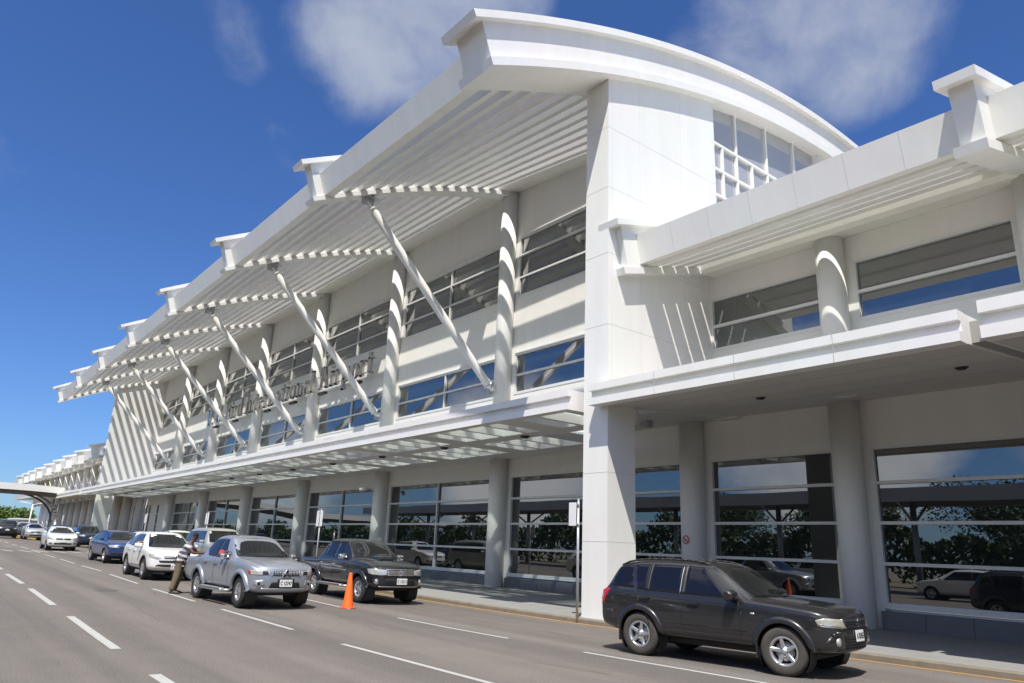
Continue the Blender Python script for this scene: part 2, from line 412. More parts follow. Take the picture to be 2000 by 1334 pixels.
# kerb: a real step with a bevelled nose
mb = MB(); rings = []
for x in KX:
    y = kerb_y(x); g = G(x, y)
    rings.append([(x,y,g-.1),(x,y,g+KH-.025),(x,y+.025,g+KH),(x,y+.16,g+KH),(x,y+.16,g-.1)])
mb.sweep(rings); tag(mb.build('kerb', M['kerb']), kind='structure')
mb = MB()
ysw = [0,.5,1.5,3,5,6.6]
vs = [(x, kerb_y(x)+.16+t*(20.5-kerb_y(x)-.16)/6.6, 0) for x in KX for t in ysw]
vs = [(x, y, G(x, y)+KH-.004) for x, y, _ in vs]
n = len(ysw); mb._add(vs, [(i*n+j,(i+1)*n+j,(i+1)*n+j+1,i*n+j+1) for i in range(len(KX)-1) for j in range(n-1)])
tag(mb.build('sidewalk', M['concrete'], recalc=False), kind='structure')
mb = MB()
for x in [4.0,1.0,-2.4,-5.75,-9.0,-12.3,-16.5,-20.5,-24.5,-28.5]:
    y0 = kerb_y(x)+.16; P4 = [(x-.012,y0),(x+.012,y0),(x-.25+.012,20.3),(x-.25-.012,20.3)]
    mb._add([(a,b,G(a,b)+KH) for a,b in P4], [(0,1,2,3)])
tag(mb.build('sidewalk_joints', M['joint'], recalc=False), kind='structure')
along(lambda x: kerb_y(x)-.17, .004, lambda x: kerb_y(x)-.06, .004, 'kerb_line', M['yellow'])

def ribbon(mb, a, b, w, dz=.004, seg=4):
    ax, ay = a; bx, by = b; L_ = math.hypot(bx-ax, by-ay); nx, ny = -(by-ay)/L_*w/2, (bx-ax)/L_*w/2
    lo, hi = [], []
    for i in range(seg+1):
        t = i/seg; x, y = ax+(bx-ax)*t, ay+(by-ay)*t
        lo.append((x+nx, y+ny, G(x+nx,y+ny)+dz)); hi.append((x-nx, y-ny, G(x-nx,y-ny)+dz))
    mb.strip(lo, hi, False)
mb = MB()
for a, b in [((-12.6,6.46),(-7.9,6.5)),((-19.07,6.45),(-14.84,6.49)),((-25.61,6.45),(-21.16,6.44)),((-32.94,6.66),(-27.87,6.53)),((-39.44,6.74),(-35.25,6.78)),((-46.19,6.83),(-41.46,6.78)),
             ((-52.18,6.86),(-48.07,6.87)),((-59.47,7.02),(-54.83,6.95)),((-66.5,7.1),(-62,7.12)),((-73,7.2),(-68.8,7.12)),((-81,7.4),(-76,7.2)),((-90,7.6),(-85,7.5)),((-100,7.9),(-94,7.7)),
             ((-16.31,9.78),(-12.21,9.93)),((-10.09,9.96),(-6.3,10.2)),((-21.77,9.70),(-18.5,9.60)),((-28,9.7),(-24,9.7)),((-35,9.7),(-31,9.7))]: ribbon(mb, a, b, .105)
for a, b in [((-10.74,2.9),(-6,2.84)),((-18.15,3.07),(-13.27,2.96)),((-25.64,3.2),(-20.65,3.1)),((-32.61,3.25),(-27.7,3.22)),((-40.39,3.38),(-35.6,3.34)),((-48.5,3.45),(-43.5,3.4))]: ribbon(mb, a, b, .15)
tag(mb.build('lane_markings', M['lane'], recalc=False), kind='structure')
mb = MB()   # zebra bars of the crossing beyond the white hatchback
for i in range(13): ribbon(mb, (-58.2-.25*(i%2), .5+i*.95), (-56.2-.25*(i%2), .95+i*.95), .3)
for i in range(9): ribbon(mb, (-66.5, .8+i*1.25), (-65.6, 1.5+i*1.25), .22)
tag(mb.build('crossing_markings', M['lane'], recalc=False), kind='structure')
M['patch'] = simple('old_patch_tar', (.085,.08,.075), .9, var=.2)
mb = MB(); pts = [(-25.05+.62*math.cos(t*.3142)*(1+.15*math.sin(3*t)), 5.05+.30*math.sin(t*.3142)) for t in range(20)]
mb._add([(x,y,G(x,y)+.003) for x,y in pts], [list(range(20))]); tag(mb.build('road_patch', M['patch'], recalc=False), kind='structure')
mb = MB()   # fine cracks
rc = random.Random(3)
for a, b, w_ in [((-9.6,8.3),(-6.6,8.9),.012),((-6.6,11.9),(-5.2,11.7),.014),((-17.5,8.7),(-14.2,8.1),.012),((-13.0,11.6),(-11.9,11.4),.014),((-24.4,6.2),(-22.9,5.9),.02),((-20.0,4.7),(-17.0,4.55),.01)]:
    p = a
    for i in range(1, 9):
        t = i/8; q = (a[0]+(b[0]-a[0])*t, a[1]+(b[1]-a[1])*t+rc.uniform(-.05,.05)); ribbon(mb, p, q, w_*rc.uniform(.5,1.3), .003, 1); p = q
tag(mb.build('road_cracks', M['patch'], recalc=False), kind='structure')

# ------------------------------------------------------------------ terminal hall
YW = 20.39; YC = 20.10; BAY = 10.52; XC0 = -25.86; RCOL = .40
def chord_big(y): return 18.36 - .0133*(y-27.9)**2
def top_big(y): return 19.97 - .0130*(y-27.9)**2
def chord_reg(y): return 14.7 + .462*(y-10.06) - .01355*(y-10.06)*(y-14)
def top_reg(y): return chord_reg(y) + 1.93
hall = thing('terminal_hall', 'large white terminal hall with arched gable roof, raking struts and three bands of windows', 'terminal building', (-52, 20, 0))
def A(o): # keep world geometry under an offset parent
    o.matrix_parent_inverse = Matrix.Translation((-o.parent.location[0], -o.parent.location[1], -o.parent.location[2])) if o.parent.type == 'EMPTY' else Matrix.Identity(4); return o
def part(mb, name, m, parent=None, **k):
    return A(mb.build(name, m, parent or hall, **k))

def curved_beam(mb, x0, x1, lo, hi, ylo0, yhi0, y1, n=40):
    rings = []
    for i in range(n+1):
        t = i/n; a = ylo0+(y1-ylo0)*t; b = yhi0+(y1-yhi0)*t
        rings.append([(x0,a,lo(a)),(x1,a,lo(a)),(x1,b,hi(b)),(x0,b,hi(b))])
    mb.sweep(rings); return mb

XL, XR = -88.9, -13.51
# --- walls (butted strips, 0.4 m thick)
cols_hall = [XC0 - BAY*k for k in range(0, 6)]            # -25.86 ... -78.46
bays = [(-15.34, XC0)] + [(XC0-BAY*k, XC0-BAY*(k+1)) for k in range(5)] + [(XC0-5*BAY, XL)]
Z = dict(p=.63, g4=4.86, u0=8.50, u2=10.43, v0=13.20, v3=16.27)
def wall_strips(parent, x0, x1, top, colxs, upper=True, zb=-.8):
    mb = MB()
    mb.box(x0, x1, YW, YW+.4, Z['g4'], Z['u0']); 
    if upper:
        mb.box(x0, x1, YW, YW+.4, Z['u2'], Z['v0']); mb.box(x0, x1, YW, YW+.4, Z['v3'], top)
    else: mb.box(x0, x1, YW, YW+.4, Z['u2'], top)
    for cx in colxs:
        a, b = max(cx-.52, min(x0,x1)), min(cx+.52, max(x0,x1))
        if a >= b: continue
        mb.box(a, b, YW, YW+.4, zb, Z['g4']); mb.box(a, b, YW, YW+.4, Z['u0'], Z['u2'])
        if upper: mb.box(a, b, YW, YW+.4, Z['v0'], Z['v3'])
    return part(mb, 'wall', M['render'], parent)
wall_strips(hall, XL-.6, -14.44, 18.9, cols_hall+[XL-.1, -15.34])
part(MB().box(-14.439, XR-.004, YW, YW+.4, Z['g4'], 6.10), 'wall', M['render'])

def plinth(parent, x0, x1, colxs, step=1.05):
    xs = sorted([x for x in colxs if x0-.3 < x < x1+.3])
    edges = [x0] + [e for x in xs for e in (x-.45, x+.45)] + [x1]
    for a, b in zip(edges[0::2], edges[1::2]):
        a, b = max(a,x0), min(b,x1)
        if b-a < .3: continue
        mb = MB(); n = max(1, round((b-a)/step)); w_ = (b-a)/n
        for i in range(n): mb.box(a+i*w_+.008, a+(i+1)*w_-.008, YW-.10, YW+.35, -.8, Z['p']-.06)
        mb.box(a, b, YW-.085, YW+.34, -.8, Z['p']-.062)
        part(mb, 'plinth', M['tile'], parent)

def window(parent, x0, x1, z0, z1, transoms, mull, glass, fw=.085, dep=.10, sill=.06, rec=.10, yw=None):
    """frame of mullions and transoms (a part) with its sheet of glass (a sub-part)"""
    if x0 > x1: x0, x1 = x1, x0
    yw = YW if yw is None else yw
    mb = MB(); y0, y1 = yw+rec-dep, yw+rec+.12
    mb.box(x0, x1, y0-.02, y1, z0, z0+fw+sill); mb.box(x0, x1, y0, y1, z1-fw, z1)
    mb.box(x0, x0+fw, y0, y1, z0+fw+sill, z1-fw); mb.box(x1-fw, x1, y0, y1, z0+fw+sill, z1-fw)
    vs = [x0+(x1-x0)*(i+1)/(mull+1) for i in range(mull)]
    for v in vs: mb.box(v-fw/2, v+fw/2, y0, y1, z0+fw+sill, z1-fw)
    ed = [x0+fw] + [e for v in vs for e in (v-fw/2, v+fw/2)] + [x1-fw]
    for t in transoms:
        for a, b in zip(ed[0::2], ed[1::2]): mb.box(a, b, y0+.006, y1, t-fw/2, t+fw/2)
    f = part(mb, 'window', M['frame'], parent)
    g = MB(); g.box(x0+.02, x1-.02, yw+rec-.002, yw+rec+.03, z0+.03, z1-.03)
    g.build('pane', glass, f); return f
GT = [1.75, 2.80, 3.87]
for a, b in bays:
    x1, x0 = a-.52, b+.52
    if a == -15.34: x1 = -14.5
    if b == XL: x0 = XL+.0
    gx1 = -15.86 if a == -15.34 else x1
    if b == XL:  # narrow slots beside the far fin
        for i in range(3): window(hall, XL+1.1+3.3*i, XL+2.0+3.3*i, Z['p'], Z['g4'], GT, 0, M['glass'])
        mb = MB(); e = [XL] + [q for i in range(3) for q in (XL+1.1+3.3*i, XL+2.0+3.3*i)] + [x1]
        for p, q in zip(e[0::2], e[1::2]): mb.box(p, q, YW, YW+.4, -.8, Z['g4'])
        part(mb, 'wall', M['render'])
    else: window(hall, x0, gx1, Z['p'], Z['g4'], GT, 1, M['glass'])
    window(hall, x0, x1, Z['u0'], Z['u2'], [9.41], 1, M['glassup'], sill=.03)
    window(hall, x0, x1, Z['v0'], Z['v3'], [14.18, 15.32], 1, M['glassup'], sill=.0)
    mb = MB(); mb.box(x0, x1, YW-.07, YW+.0, Z['v3'], Z['v3']+.07); part(mb, 'window_hood', M['frame'])
    mb = MB(); mb.box(x0, x1, YW-.05, YW+.0, Z['u2']+.002, Z['u2']+.06); part(mb, 'window_hood', M['frame'])
plinth(hall, XL+.2, -15.9, cols_hall)

for cx in cols_hall:
    mb = MB(); mb.tube((cx, YC, -.6), (cx, YC, 5.9), RCOL, n=36); part(mb, 'column', M['render'])
    mb = MB(); mb.tube((cx, YC, 5.9), (cx, YC, chord_reg(19.3)+.35), RCOL, n=36); part(mb, 'column', M['white'])

# --- roof ribs with I-profile and raked noses
def rib(xc, half_cap=.43, half_web=.27, half_fl=.36, yend=20.6):
    mb = MB()
    curved_beam(mb, xc-half_fl, xc+half_fl, chord_reg, lambda y: chord_reg(y)+.20, 10.06, 9.97, yend)
    curved_beam(mb, xc-half_web, xc+half_web, lambda y: chord_reg(y)+.20, lambda y: top_reg(y)-.22, 10.17, 9.74, yend)
    curved_beam(mb, xc-half_cap, xc+half_cap, lambda y: top_reg(y)-.22, top_reg, 9.37, 9.29, yend)
    return part(mb, 'roof_rib', M['white'])
RIBX = [-25.95 - BAY*k for k in range(7)]
for x in RIBX: rib(x)
# the wide arch over the near gable
mb = MB()
curved_beam(mb, -14.72, -13.23, chord_big, lambda y: chord_big(y)+.27, 9.52, 9.43, 46, 90)
curved_beam(mb, -14.60, -13.42, lambda y: chord_big(y)+.27, lambda y: top_big(y)-.24, 9.60, 9.22, 46, 90)
curved_beam(mb, -14.78, -13.235, lambda y: top_big(y)-.24, top_big, 8.90, 8.80, 46, 90)
part(mb, 'gable_arch', M['white'])

def lerp(a, b, t): return a+(b-a)*t
near = (-14.62, chord_big, 9.52, 20.2)      # x, chord, y at nose, y at wall
def stations():
    st = [near] + [(x, chord_reg, 10.06, 19.45) for x in RIBX]
    return st
ST = stations()
def chord_pt(s, y_reg):
    """point of a rib's chord matching station y of a regular rib, with its unit normal"""
    x, f, yn, yw = s; t = (y_reg-10.06)/(19.45-10.06); y = yn+(yw-yn)*t
    d = (f(y+.01)-f(y-.01))/.02; nrm = Vector((0, -d, 1)).normalized(); tg = Vector((0, 1, d)).normalized()
    return Vector((x, y, f(y))), nrm, tg
for i in range(len(ST)-1):
    s0, s1 = ST[i], ST[i+1]
    xa = s0[0]-.0 if i == 0 else s0[0]-.27; xb = s1[0]+.27
    if i == 0: xa = -14.60
    # eave board, leaning outwards at the top
    mb = MB(); rg = []
    for s, x in ((s0, xa), (s1, xb)):
        dy, dz = s[2]-10.06, s[1](s[2])-14.7
        rg.append([(x, 10.46+dy, 15.10+dz), (x, 10.82+dy, 15.16+dz), (x, 10.54+dy, 16.06+dz), (x, 10.17+dy, 15.98+dz)])
    mb.sweep(rg); part(mb, 'eave_board', M['white'])
    mb = MB()   # joints between the cladding panels of the board
    for k in range(1, 5):
        t = k/5; q = [[lerp(a[c_], b_[c_], t) for c_ in range(3)] for a, b_ in zip(rg[0], rg[1])]
        x = q[0][0]
        mb.hexa([(x-.009,q[0][1]-.004,q[0][2]),(x+.009,q[0][1]-.004,q[0][2]),(x+.009,q[0][1]+.05,q[0][2]),(x-.009,q[0][1]+.05,q[0][2]),
                 (x-.009,q[3][1]-.004,q[3][2]),(x+.009,q[3][1]-.004,q[3][2]),(x+.009,q[3][1]+.05,q[3][2]),(x-.009,q[3][1]+.05,q[3][2])])
    part(mb, 'panel_joint', M['jlight'])
    # sun-shade: thirteen box slats standing square to the curved soffit
    mb = MB()
    for k in range(12):
        yc = 11.55 + .655*k; ring = []
        for s, x in ((s0, xa), (s1, xb)):
            p, nr, tg = chord_pt(s, yc); p = Vector((x, p.y, p.z)) + nr*.22
            a = p - tg*.155; b = p + tg*.155
            ring.append([tuple(a), tuple(b), tuple(b+nr*.8), tuple(a+nr*.8)])
        mb.sweep(ring)
    part(mb, 'sunshade', M['white'])
    # closed soffit between the last slat and the wall, rounded at its front
    mb = MB(); ring = []
    for s, x in ((s0, xa), (s1, xb)):
        prof = []
        for yy, up_ in ((19.32,.62),(19.32,.34),(19.42,.24),(19.6,.2),(20.0,.2),(20.85,.2),(20.85,.62)):
            p, nr, tg = chord_pt(s, yy); prof.append((x, p.y+nr.y*up_*1.25, p.z+nr.z*up_))
        ring.append(prof)
    mb.sweep(ring); part(mb, 'soffit', M['cream'])
# roof vault over the hall
mb = MB(); rg = []
for i in range(25):
    y = 20.4 + (46-20.4)*i/24; rg.append([(-88.9, y, top_big(y)-1.1), (-14.3, y, top_big(y)-1.1), (-14.3, y, top_big(y)-.5), (-88.9, y, top_big(y)-.5)])
mb.sweep(rg, smooth=False); part(mb, 'roof', M['white'])

# --- fins and gable
def gable_poly(y0, y1, z0, f, n=24):
    return [(y0, z0), (y1, z0)] + [(y1+(y0-y1)*i/n, f(y1+(y0-y1)*i/n)) for i in range(n+1)]
mb = MB(); mb.extr(gable_poly(14.14, 19.5, 6.12, lambda y: chord_big(y)+.1), 'x', -14.43, XR)
part(mb, 'fin_wall', M['white'])
mb = MB(); mb.box(-14.43, XR, 14.14, 15.22, -.6, 6.12); part(mb, 'pillar', M['white'])
mb = MB(); mb.extr(gable_poly(19.5, 26.9, 6.12, lambda y: 12.2), 'x', -14.43, XR); part(mb, 'fin_wall', M['white'])
for z in (14.17, 12.16, 10.06, 7.91, 3.8, 2.02):
    d = 19.5 if z > 6 else 15.22
    part(MB().box(-14.434, XR+.003, 14.136, d, z-.006, z+.006), 'panel_joint', M['jlight'])
for y in (15.55, 17.6): part(MB().box(XR-.02, XR+.003, y-.006, y+.006, 6.15, chord_big(y)-.02), 'panel_joint', M['jlight'])
part(MB().box(XR-.02, XR+.003, 14.29, 14.302, 0, chord_big(14.3)-.02), 'panel_joint', M['jlight'])
# gable window with its grid
mb = MB(); fx0, fx1 = -13.86, -13.70
bars_h = [(14.0,19.5,26.9),(15.03,19.5,26.9),(16.06,19.5,26.9),(12.95,19.5,26.9)]
for z, a, b in bars_h: mb.box(fx0, fx1, a, b, z-.05, z+.05)
for y in (20.28,21.16,22.15,23.2,24.2,25.22,26.2): mb.box(fx0-.004, fx1-.004, y-.05, y+.05, 12.2, 16.0)
for y in (21.16,23.2,25.22): mb.box(fx0-.004, fx1-.004, y-.05, y+.05, 16.10, chord_big(y)+.1)
gw = part(mb, 'gable_window', M['white'])
mb = MB(); mb.extr(gable_poly(19.5, 26.9, 12.2, lambda y: chord_big(y)+.05), 'x', -13.84, -13.80); mb.build('pane', M['glassgable'], gw)
mb = MB(); mb.extr(gable_poly(26.9, 46, 6.1, lambda y: chord_big(y)+.05), 'x', -14.43, XR); part(mb, 'gable_wall', M['white'])
# far fin with its legs
mb = MB(); mb.extr([(15.42, 6.15), (20.5, 6.15)] + [(20.5+(15.42-20.5)*i/12, chord_reg(20.5+(15.42-20.5)*i/12)+.02) for i in range(13)], 'x', XL-.9, XL)
part(mb, 'fin_wall', M['white'])
mb = MB(); mb.box(XL-.9, XL, 15.42, 17.0, -.6, 6.15); part(mb, 'pillar', M['white'])

# --- raking struts with tapered ends
for cx in cols_hall:
    a, b = Vector((cx, 12.46, 15.60)), Vector((cx, 19.50, 8.62)); d = (b-a).normalized(); L_ = (b-a).length
    mb = MB(); fr = [(0,.06),(.35,.075),(.55,.185),(L_-.55,.185),(L_-.5,.20),(L_-.42,.20),(L_-.32,.12),(L_,.09)]
    for (s0_, r0_), (s1_, r1_) in zip(fr[:-1], fr[1:]): mb.tube(a+d*s0_, a+d*s1_, r0_, r1_, 20, caps=False)
    mb.tube(a+d*.3, a+d*.36, .16, .16, 20); mb.tube(a+d*(L_-.34), a+d*(L_-.30), .21, .21, 20)
    st = part(mb, 'strut', M['white'])
    m2 = MB(); m2.box(cx-.03, cx+.03, 12.2, 12.75, 15.45, 15.95); m2.box(cx-.16, cx+.16, 12.1, 12.9, 15.78, 15.84)
    m2.build('bracket', M['steel'], st)
    m2 = MB(); m2.box(cx-.03, cx+.03, 19.3, 19.8, 8.42, 8.86); m2.build('bracket', M['steel'], st)

# --- glazed entrance canopy of the hall
can = part(MB().box(-88.7, -14.62, 13.68, 13.98, 5.92, 6.12).box(-88.7, -14.62, 13.82, 13.98, 5.73, 5.92).box(-88.7, -14.62, 13.68, 13.98, 5.54, 5.73)
           .box(-14.98, -14.622, 13.98, 14.4, 5.545, 6.115).box(-14.82, -14.622, 14.4, 16.6, 5.545, 6.0), 'canopy', M['white'])
mb = MB(); q = -15.0; k = 0
mb.box(-88.7, -14.9, 15.80, 16.55, 5.545, 5.86); mb.box(-88.7, -18.6, 18.7, 18.9, 5.545, 5.86); mb.box(-88.7, -18.6, 18.902, 20.38, 5.60, 5.72)
while q > -88.5:
    wide = k % 4 == 2
    w_ = .52 if wide else .085
    for a, b in ((13.98, 15.80), (16.55, 18.7)):
        if a > 16 and q+w_ > -18.6: continue
        mb.box(q-w_, q+w_, a, b, 5.548 if wide else 5.56, 5.83)
    q -= BAY/8; k += 1
mb.build('canopy_beams', M['white'], can)
mb = MB(); mb.box(-88.6, -14.85, 14.0, 16.5, 5.832, 5.85); mb.box(-88.6, -18.61, 16.501, 18.8, 5.832, 5.85); mb.build('canopy_glass', M['canopyglass'], can)
def downlight(x, y, z, parent, r=.17):
    mb = MB(); mb.lathe([(.0, z-.085),(r*.6, z-.08),(r*.95, z-.03),(r, z)], 20, c=(x, y, 0)); return mb.build('downlight', M['blackplastic'], parent)
for k in range(14): downlight(-19.41-5.0*k, 16.18, 5.545, can)

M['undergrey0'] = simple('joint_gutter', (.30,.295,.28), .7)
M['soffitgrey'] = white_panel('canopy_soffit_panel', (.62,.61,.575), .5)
# ------------------------------------------------------------------ low wings either side
def wing(name, label, xl, xr, ribxs, colxs, glx, grx, slots=False):
    name_right = not slots
    """two-storey wing with bracketed, louvred eaves from xl (left) to xr"""
    T = thing(name, label, 'terminal wing', ((xl+xr)/2, 20, 0))
    P = lambda mb, n, m, **k: part(mb, n, m, T, **k)
    lo = lambda y: 9.41 + .277*(y-14.52); hi = lambda y: lo(y)+1.70
    KU = 18.9/YW; yu = 18.9; zu = lambda z: 1.7205+(z-1.7205)*KU; cu = [c*KU if name_right else c for c in colxs]
    mb = MB(); mb.box(xl, xr, YW, YW+.4, Z['g4'], 6.5)
    for cx in [c for c in colxs if xl < c < xr]: mb.box(max(cx-.52,xl), min(cx+.52,xr), YW, YW+.4, -.8, Z['g4'])
    P(mb, 'wall', M['render'])
    mb = MB(); mb.box(xl, xr, yu, yu+.4, 6.16, zu(Z['u0'])); mb.box(xl, xr, yu, yu+.4, zu(Z['u2']), 11.2)
    for cx in [c for c in cu if xl < c < xr]: mb.box(max(cx-.48,xl), min(cx+.48,xr), yu, yu+.4, zu(Z['u0']), zu(Z['u2']))
    P(mb, 'wall', M['render'])
    cs = sorted(colxs, reverse=True)
    for a, b in zip(cs[:-1], cs[1:]):
        if slots:
            window(T, b+1.7, a-1.7, Z['p'], Z['g4'], GT, 0, M['glass']); mbw = MB()
            for p, q in ((b+.52, b+1.7), (a-1.7, a-.52)): mbw.box(p, q, YW, YW+.4, -.8, Z['g4'])
            P(mbw, 'wall', M['render'])
        else: window(T, b+.52, a-.52, Z['p'], Z['g4'], GT, 0, M['glass'])
    for a, b in zip(sorted(cu, reverse=True)[:-1], sorted(cu, reverse=True)[1:]):
        u0_, u1_ = max(b+.48, xl), min(a-.48, xr)
        window(T, u0_, u1_, zu(Z['u0']), zu(Z['u2']), [zu(9.41)], 0, M['glassup'], fw=.09, sill=.02, yw=yu)
    plinth(T, glx, grx, colxs)
    for cx in colxs:
        mb = MB(); mb.tube((cx, YC, -.6), (cx, YC, 6.17), RCOL, n=36); P(mb, 'column', M['render'])
    for cx in cu:
        if xl+.2 < cx < xr-.2: mb = MB(); mb.tube((cx, yu-.27, 6.0), (cx, yu-.27, 10.45), RCOL*.93, n=36); P(mb, 'column', M['white'])
    for x in ribxs:
        mb = MB()
        curved_beam(mb, x-.30, x+.30, lo, lambda y: lo(y)+.21, 14.52, 14.46, 19.2, 6)
        curved_beam(mb, x-.23, x+.23, lambda y: lo(y)+.21, lambda y: hi(y)-.2, 14.70, 14.42, 19.2, 6)
        curved_beam(mb, x-.38, x+.38, lambda y: hi(y)-.2, hi, 14.14, 14.10, 20.8, 6)
        P(mb, 'roof_rib', M['white'])
    rx = sorted(ribxs, reverse=True)
    if rx[0] < xr-1: rx = [xr+.23]+rx
    if rx[-1] > xl+1: rx = rx+[xl-.23]
    for a, b in zip(rx[:-1], rx[1:]):
        xa, xb = a-.23, b+.23
        mb = MB(); mb.extr([(15.24,9.93),(15.62,9.99),(15.40,10.88),(15.06,10.80)], 'x', xb, xa); P(mb, 'eave_board', M['white'])
        mb = MB(); n = max(2, round((xa-xb)/1.18))
        for i in range(1, n):
            x = xb+(xa-xb)*i/n; mb.hexa([(x-.008,15.236,9.93),(x+.008,15.236,9.93),(x+.008,15.28,9.93),(x-.008,15.28,9.93),(x-.008,15.056,10.80),(x+.008,15.056,10.80),(x+.008,15.1,10.80),(x-.008,15.1,10.80)])
        P(mb, 'panel_joint', M['jlight'])
        mb = MB(); nr = Vector((0,-.277,1)).normalized(); tg = Vector((0,1,.277)).normalized()
        for k in range(4):
            yc = 15.75+.62*k; p = Vector((0, yc, lo(yc)+.22)); w_ = .235
            q = [p-tg*w_, p+tg*w_, p+tg*w_+nr*.70, p-tg*w_+nr*.70]; mb.extr([(v.y, v.z) for v in q], 'x', xb, xa)
        P(mb, 'sunshade', M['white'])
        mb = MB(); mb.extr([(17.93,lo(18.1)+.5),(18.05,lo(18.1)+.10),(18.2,lo(18.2)-.02),(18.89,lo(18.89)-.12),(18.89,lo(18.89)+.6)], 'x', xb, xa); P(mb, 'soffit', M['cream'])
    mb = MB(); mb.extr([(20.42,hi(20.42)-.75),(27,12.4),(27,12.55),(20.42,hi(20.42)-.3)], 'x', xl, xr); P(mb, 'roof', M['white'])
    return T, P
def fascia(mb, xa, xb, yf=13.68, z0=5.54, z1=6.12, ends=(True, True)):
    h = (z1-z0)/3
    mb.box(xa, xb, yf, yf+.32, z1-h, z1); mb.box(xa, xb, yf+.14, yf+.32, z0+h, z1-h); mb.box(xa, xb, yf, yf+.32, z0, z0+h)
    return mb
wing_r, PR = wing('terminal_wing', 'low white terminal wing right of the tall gable with louvred eaves and solid canopy', XR, 26.8, [-13.50, -4.27, 5.0, 14.2, 23.4],
                  [-15.34, -10.02, -4.76, .5, 5.76, 11.02, 16.28, 21.54, 26.8], -15.9, 26)
def solid_canopy(P, xa, xb, lights, yf=13.68, z0=5.54, z1=6.12):
    c_ = P(fascia(MB(), xa, xb, yf, z0, z1).extr([(yf+.323,z0+.01),(20.38,z0+.60),(20.38,z0+.8),(yf+.323,z1-.01)],'x',xa,xa+.05).extr([(yf+.323,z0+.01),(20.38,z0+.60),(20.38,z0+.8),(yf+.323,z1-.01)],'x',xb-.05,xb), 'canopy', M['white'])
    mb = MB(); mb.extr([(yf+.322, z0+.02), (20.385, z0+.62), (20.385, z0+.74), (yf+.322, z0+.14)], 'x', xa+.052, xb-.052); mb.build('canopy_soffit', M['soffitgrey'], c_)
    mb = MB(); n = round((xb-xa)/2.3)
    for i in range(1, n):
        x = xa+(xb-xa)*i/n; mb.box(x-.006, x+.006, yf-.003, yf+.02, z0, z1)
    for y in (15.2, 16.6, 18.0): mb.hexa([(xa+.06,y-.008,z0+.02+(y-yf-.322)*.0939-.003),(xb-.06,y-.008,z0+.02+(y-yf-.322)*.0939-.003),(xb-.06,y+.008,z0+.02+(y-yf-.322)*.0939-.003),(xa+.06,y+.008,z0+.02+(y-yf-.322)*.0939-.003),
                                      (xa+.06,y-.008,z0+.1+(y-yf-.322)*.0939),(xb-.06,y-.008,z0+.1+(y-yf-.322)*.0939),(xb-.06,y+.008,z0+.1+(y-yf-.322)*.0939),(xa+.06,y+.008,z0+.1+(y-yf-.322)*.0939)])
    mb.build('panel_joint', M['joint'], c_)
    for x, y in lights: downlight(x, y, z0+.02+(y-yf-.322)*.0939+.03, c_, .15)
    return c_
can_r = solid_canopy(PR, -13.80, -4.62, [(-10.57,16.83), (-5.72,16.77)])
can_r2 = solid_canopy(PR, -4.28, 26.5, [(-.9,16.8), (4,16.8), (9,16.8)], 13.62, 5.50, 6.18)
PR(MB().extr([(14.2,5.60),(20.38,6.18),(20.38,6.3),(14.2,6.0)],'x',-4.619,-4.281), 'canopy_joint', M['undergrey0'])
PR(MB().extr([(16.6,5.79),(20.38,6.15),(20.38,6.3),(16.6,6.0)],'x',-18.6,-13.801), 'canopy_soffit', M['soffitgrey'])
spk = tag(MB().box(-15.75,-15.45,18.0,18.3,5.72,5.94).build('loudspeaker', M['steel'], bevel=.02), 'small grey loudspeaker box under the canopy beside the tall white pillar', 'loudspeaker')
wing_l, PL = wing('terminal_wing', 'long low white terminal wing far beyond the hall with a row of eave brackets', -172, XL-.9, [-92.0,-100.7,-109.1,-117.4,-125.9,-135.6,-143.6,-151.6,-160],
                  [-91.0-5.4*k for k in range(15)], -171, -90, slots=True)
solid_canopy(PL, -106.0, -89.9, [(-96,16.8), (-102,16.8)])
far_can = PL(MB().hexa([(-150.5,13.7,6.55),(-112,13.7,6.15),(-112,20.38,6.3),(-150.5,20.38,6.75),(-150.8,13.6,7.0),(-112,13.6,6.9),(-112,20.38,7.0),(-150.8,20.38,7.1)]), 'canopy', M['white'])

# ------------------------------------------------------------------ covered crossing at the far end
ow = thing('covered_crossing', 'arched covered crossing with pale edge spanning the road beyond the hall', 'walkway canopy', (-106, 8, G(-106, 8)))
def deck(y): return 6.85 - .0052*(y-9)**2 if y > -6 else 6.85-.0052*225
mb = MB(); rg = []; ys = [-30,-24,-18,-12,-6,-2,2,5,8,11,13,14.4]
for y in ys: z = deck(y); rg.append([(-104.0,y,z-.62),(-104.0,y,z+.12),(-110,y,z+.16),(-110,y,z-.62)])
mb.sweep(rg); part(mb, 'roof', M['white'], ow)
mb = MB(); rg = [[(-104.3,y,deck(y)-.92),(-104.3,y,deck(y)-.623),(-109.6,y,deck(y)-.623),(-109.6,y,deck(y)-.92)] for y in ys]
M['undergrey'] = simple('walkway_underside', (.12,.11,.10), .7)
mb.sweep(rg); part(mb, 'underside', M['undergrey'], ow)
for x in (-104.6, -109.2):
    for y in (14.2, -9.5):
        mb = MB(); g = G(x, y); mb.tube((x,y,g-.2),(x,y,g+2.4),.19,n=18); mb.tube((x,y,g+2.4),(x,y,deck(y)-.75),.11,n=14); mb.tube((x,y,g+2.36),(x,y,g+2.46),.24,n=18); part(mb, 'post', M['steel'], ow)
        s_ = -1 if y > 0 else 1; mb = MB(); pts = []
        for i in range(13):
            t = i/12*PI/2; pts.append((x, y+s_*(4.3*(1-math.cos(t))), g+2.4+(deck(y+s_*4.3)-.76-g-2.4)*math.sin(t)))
        mb.path(pts, .11, 10); part(mb, 'brace', M['undergrey'], ow)

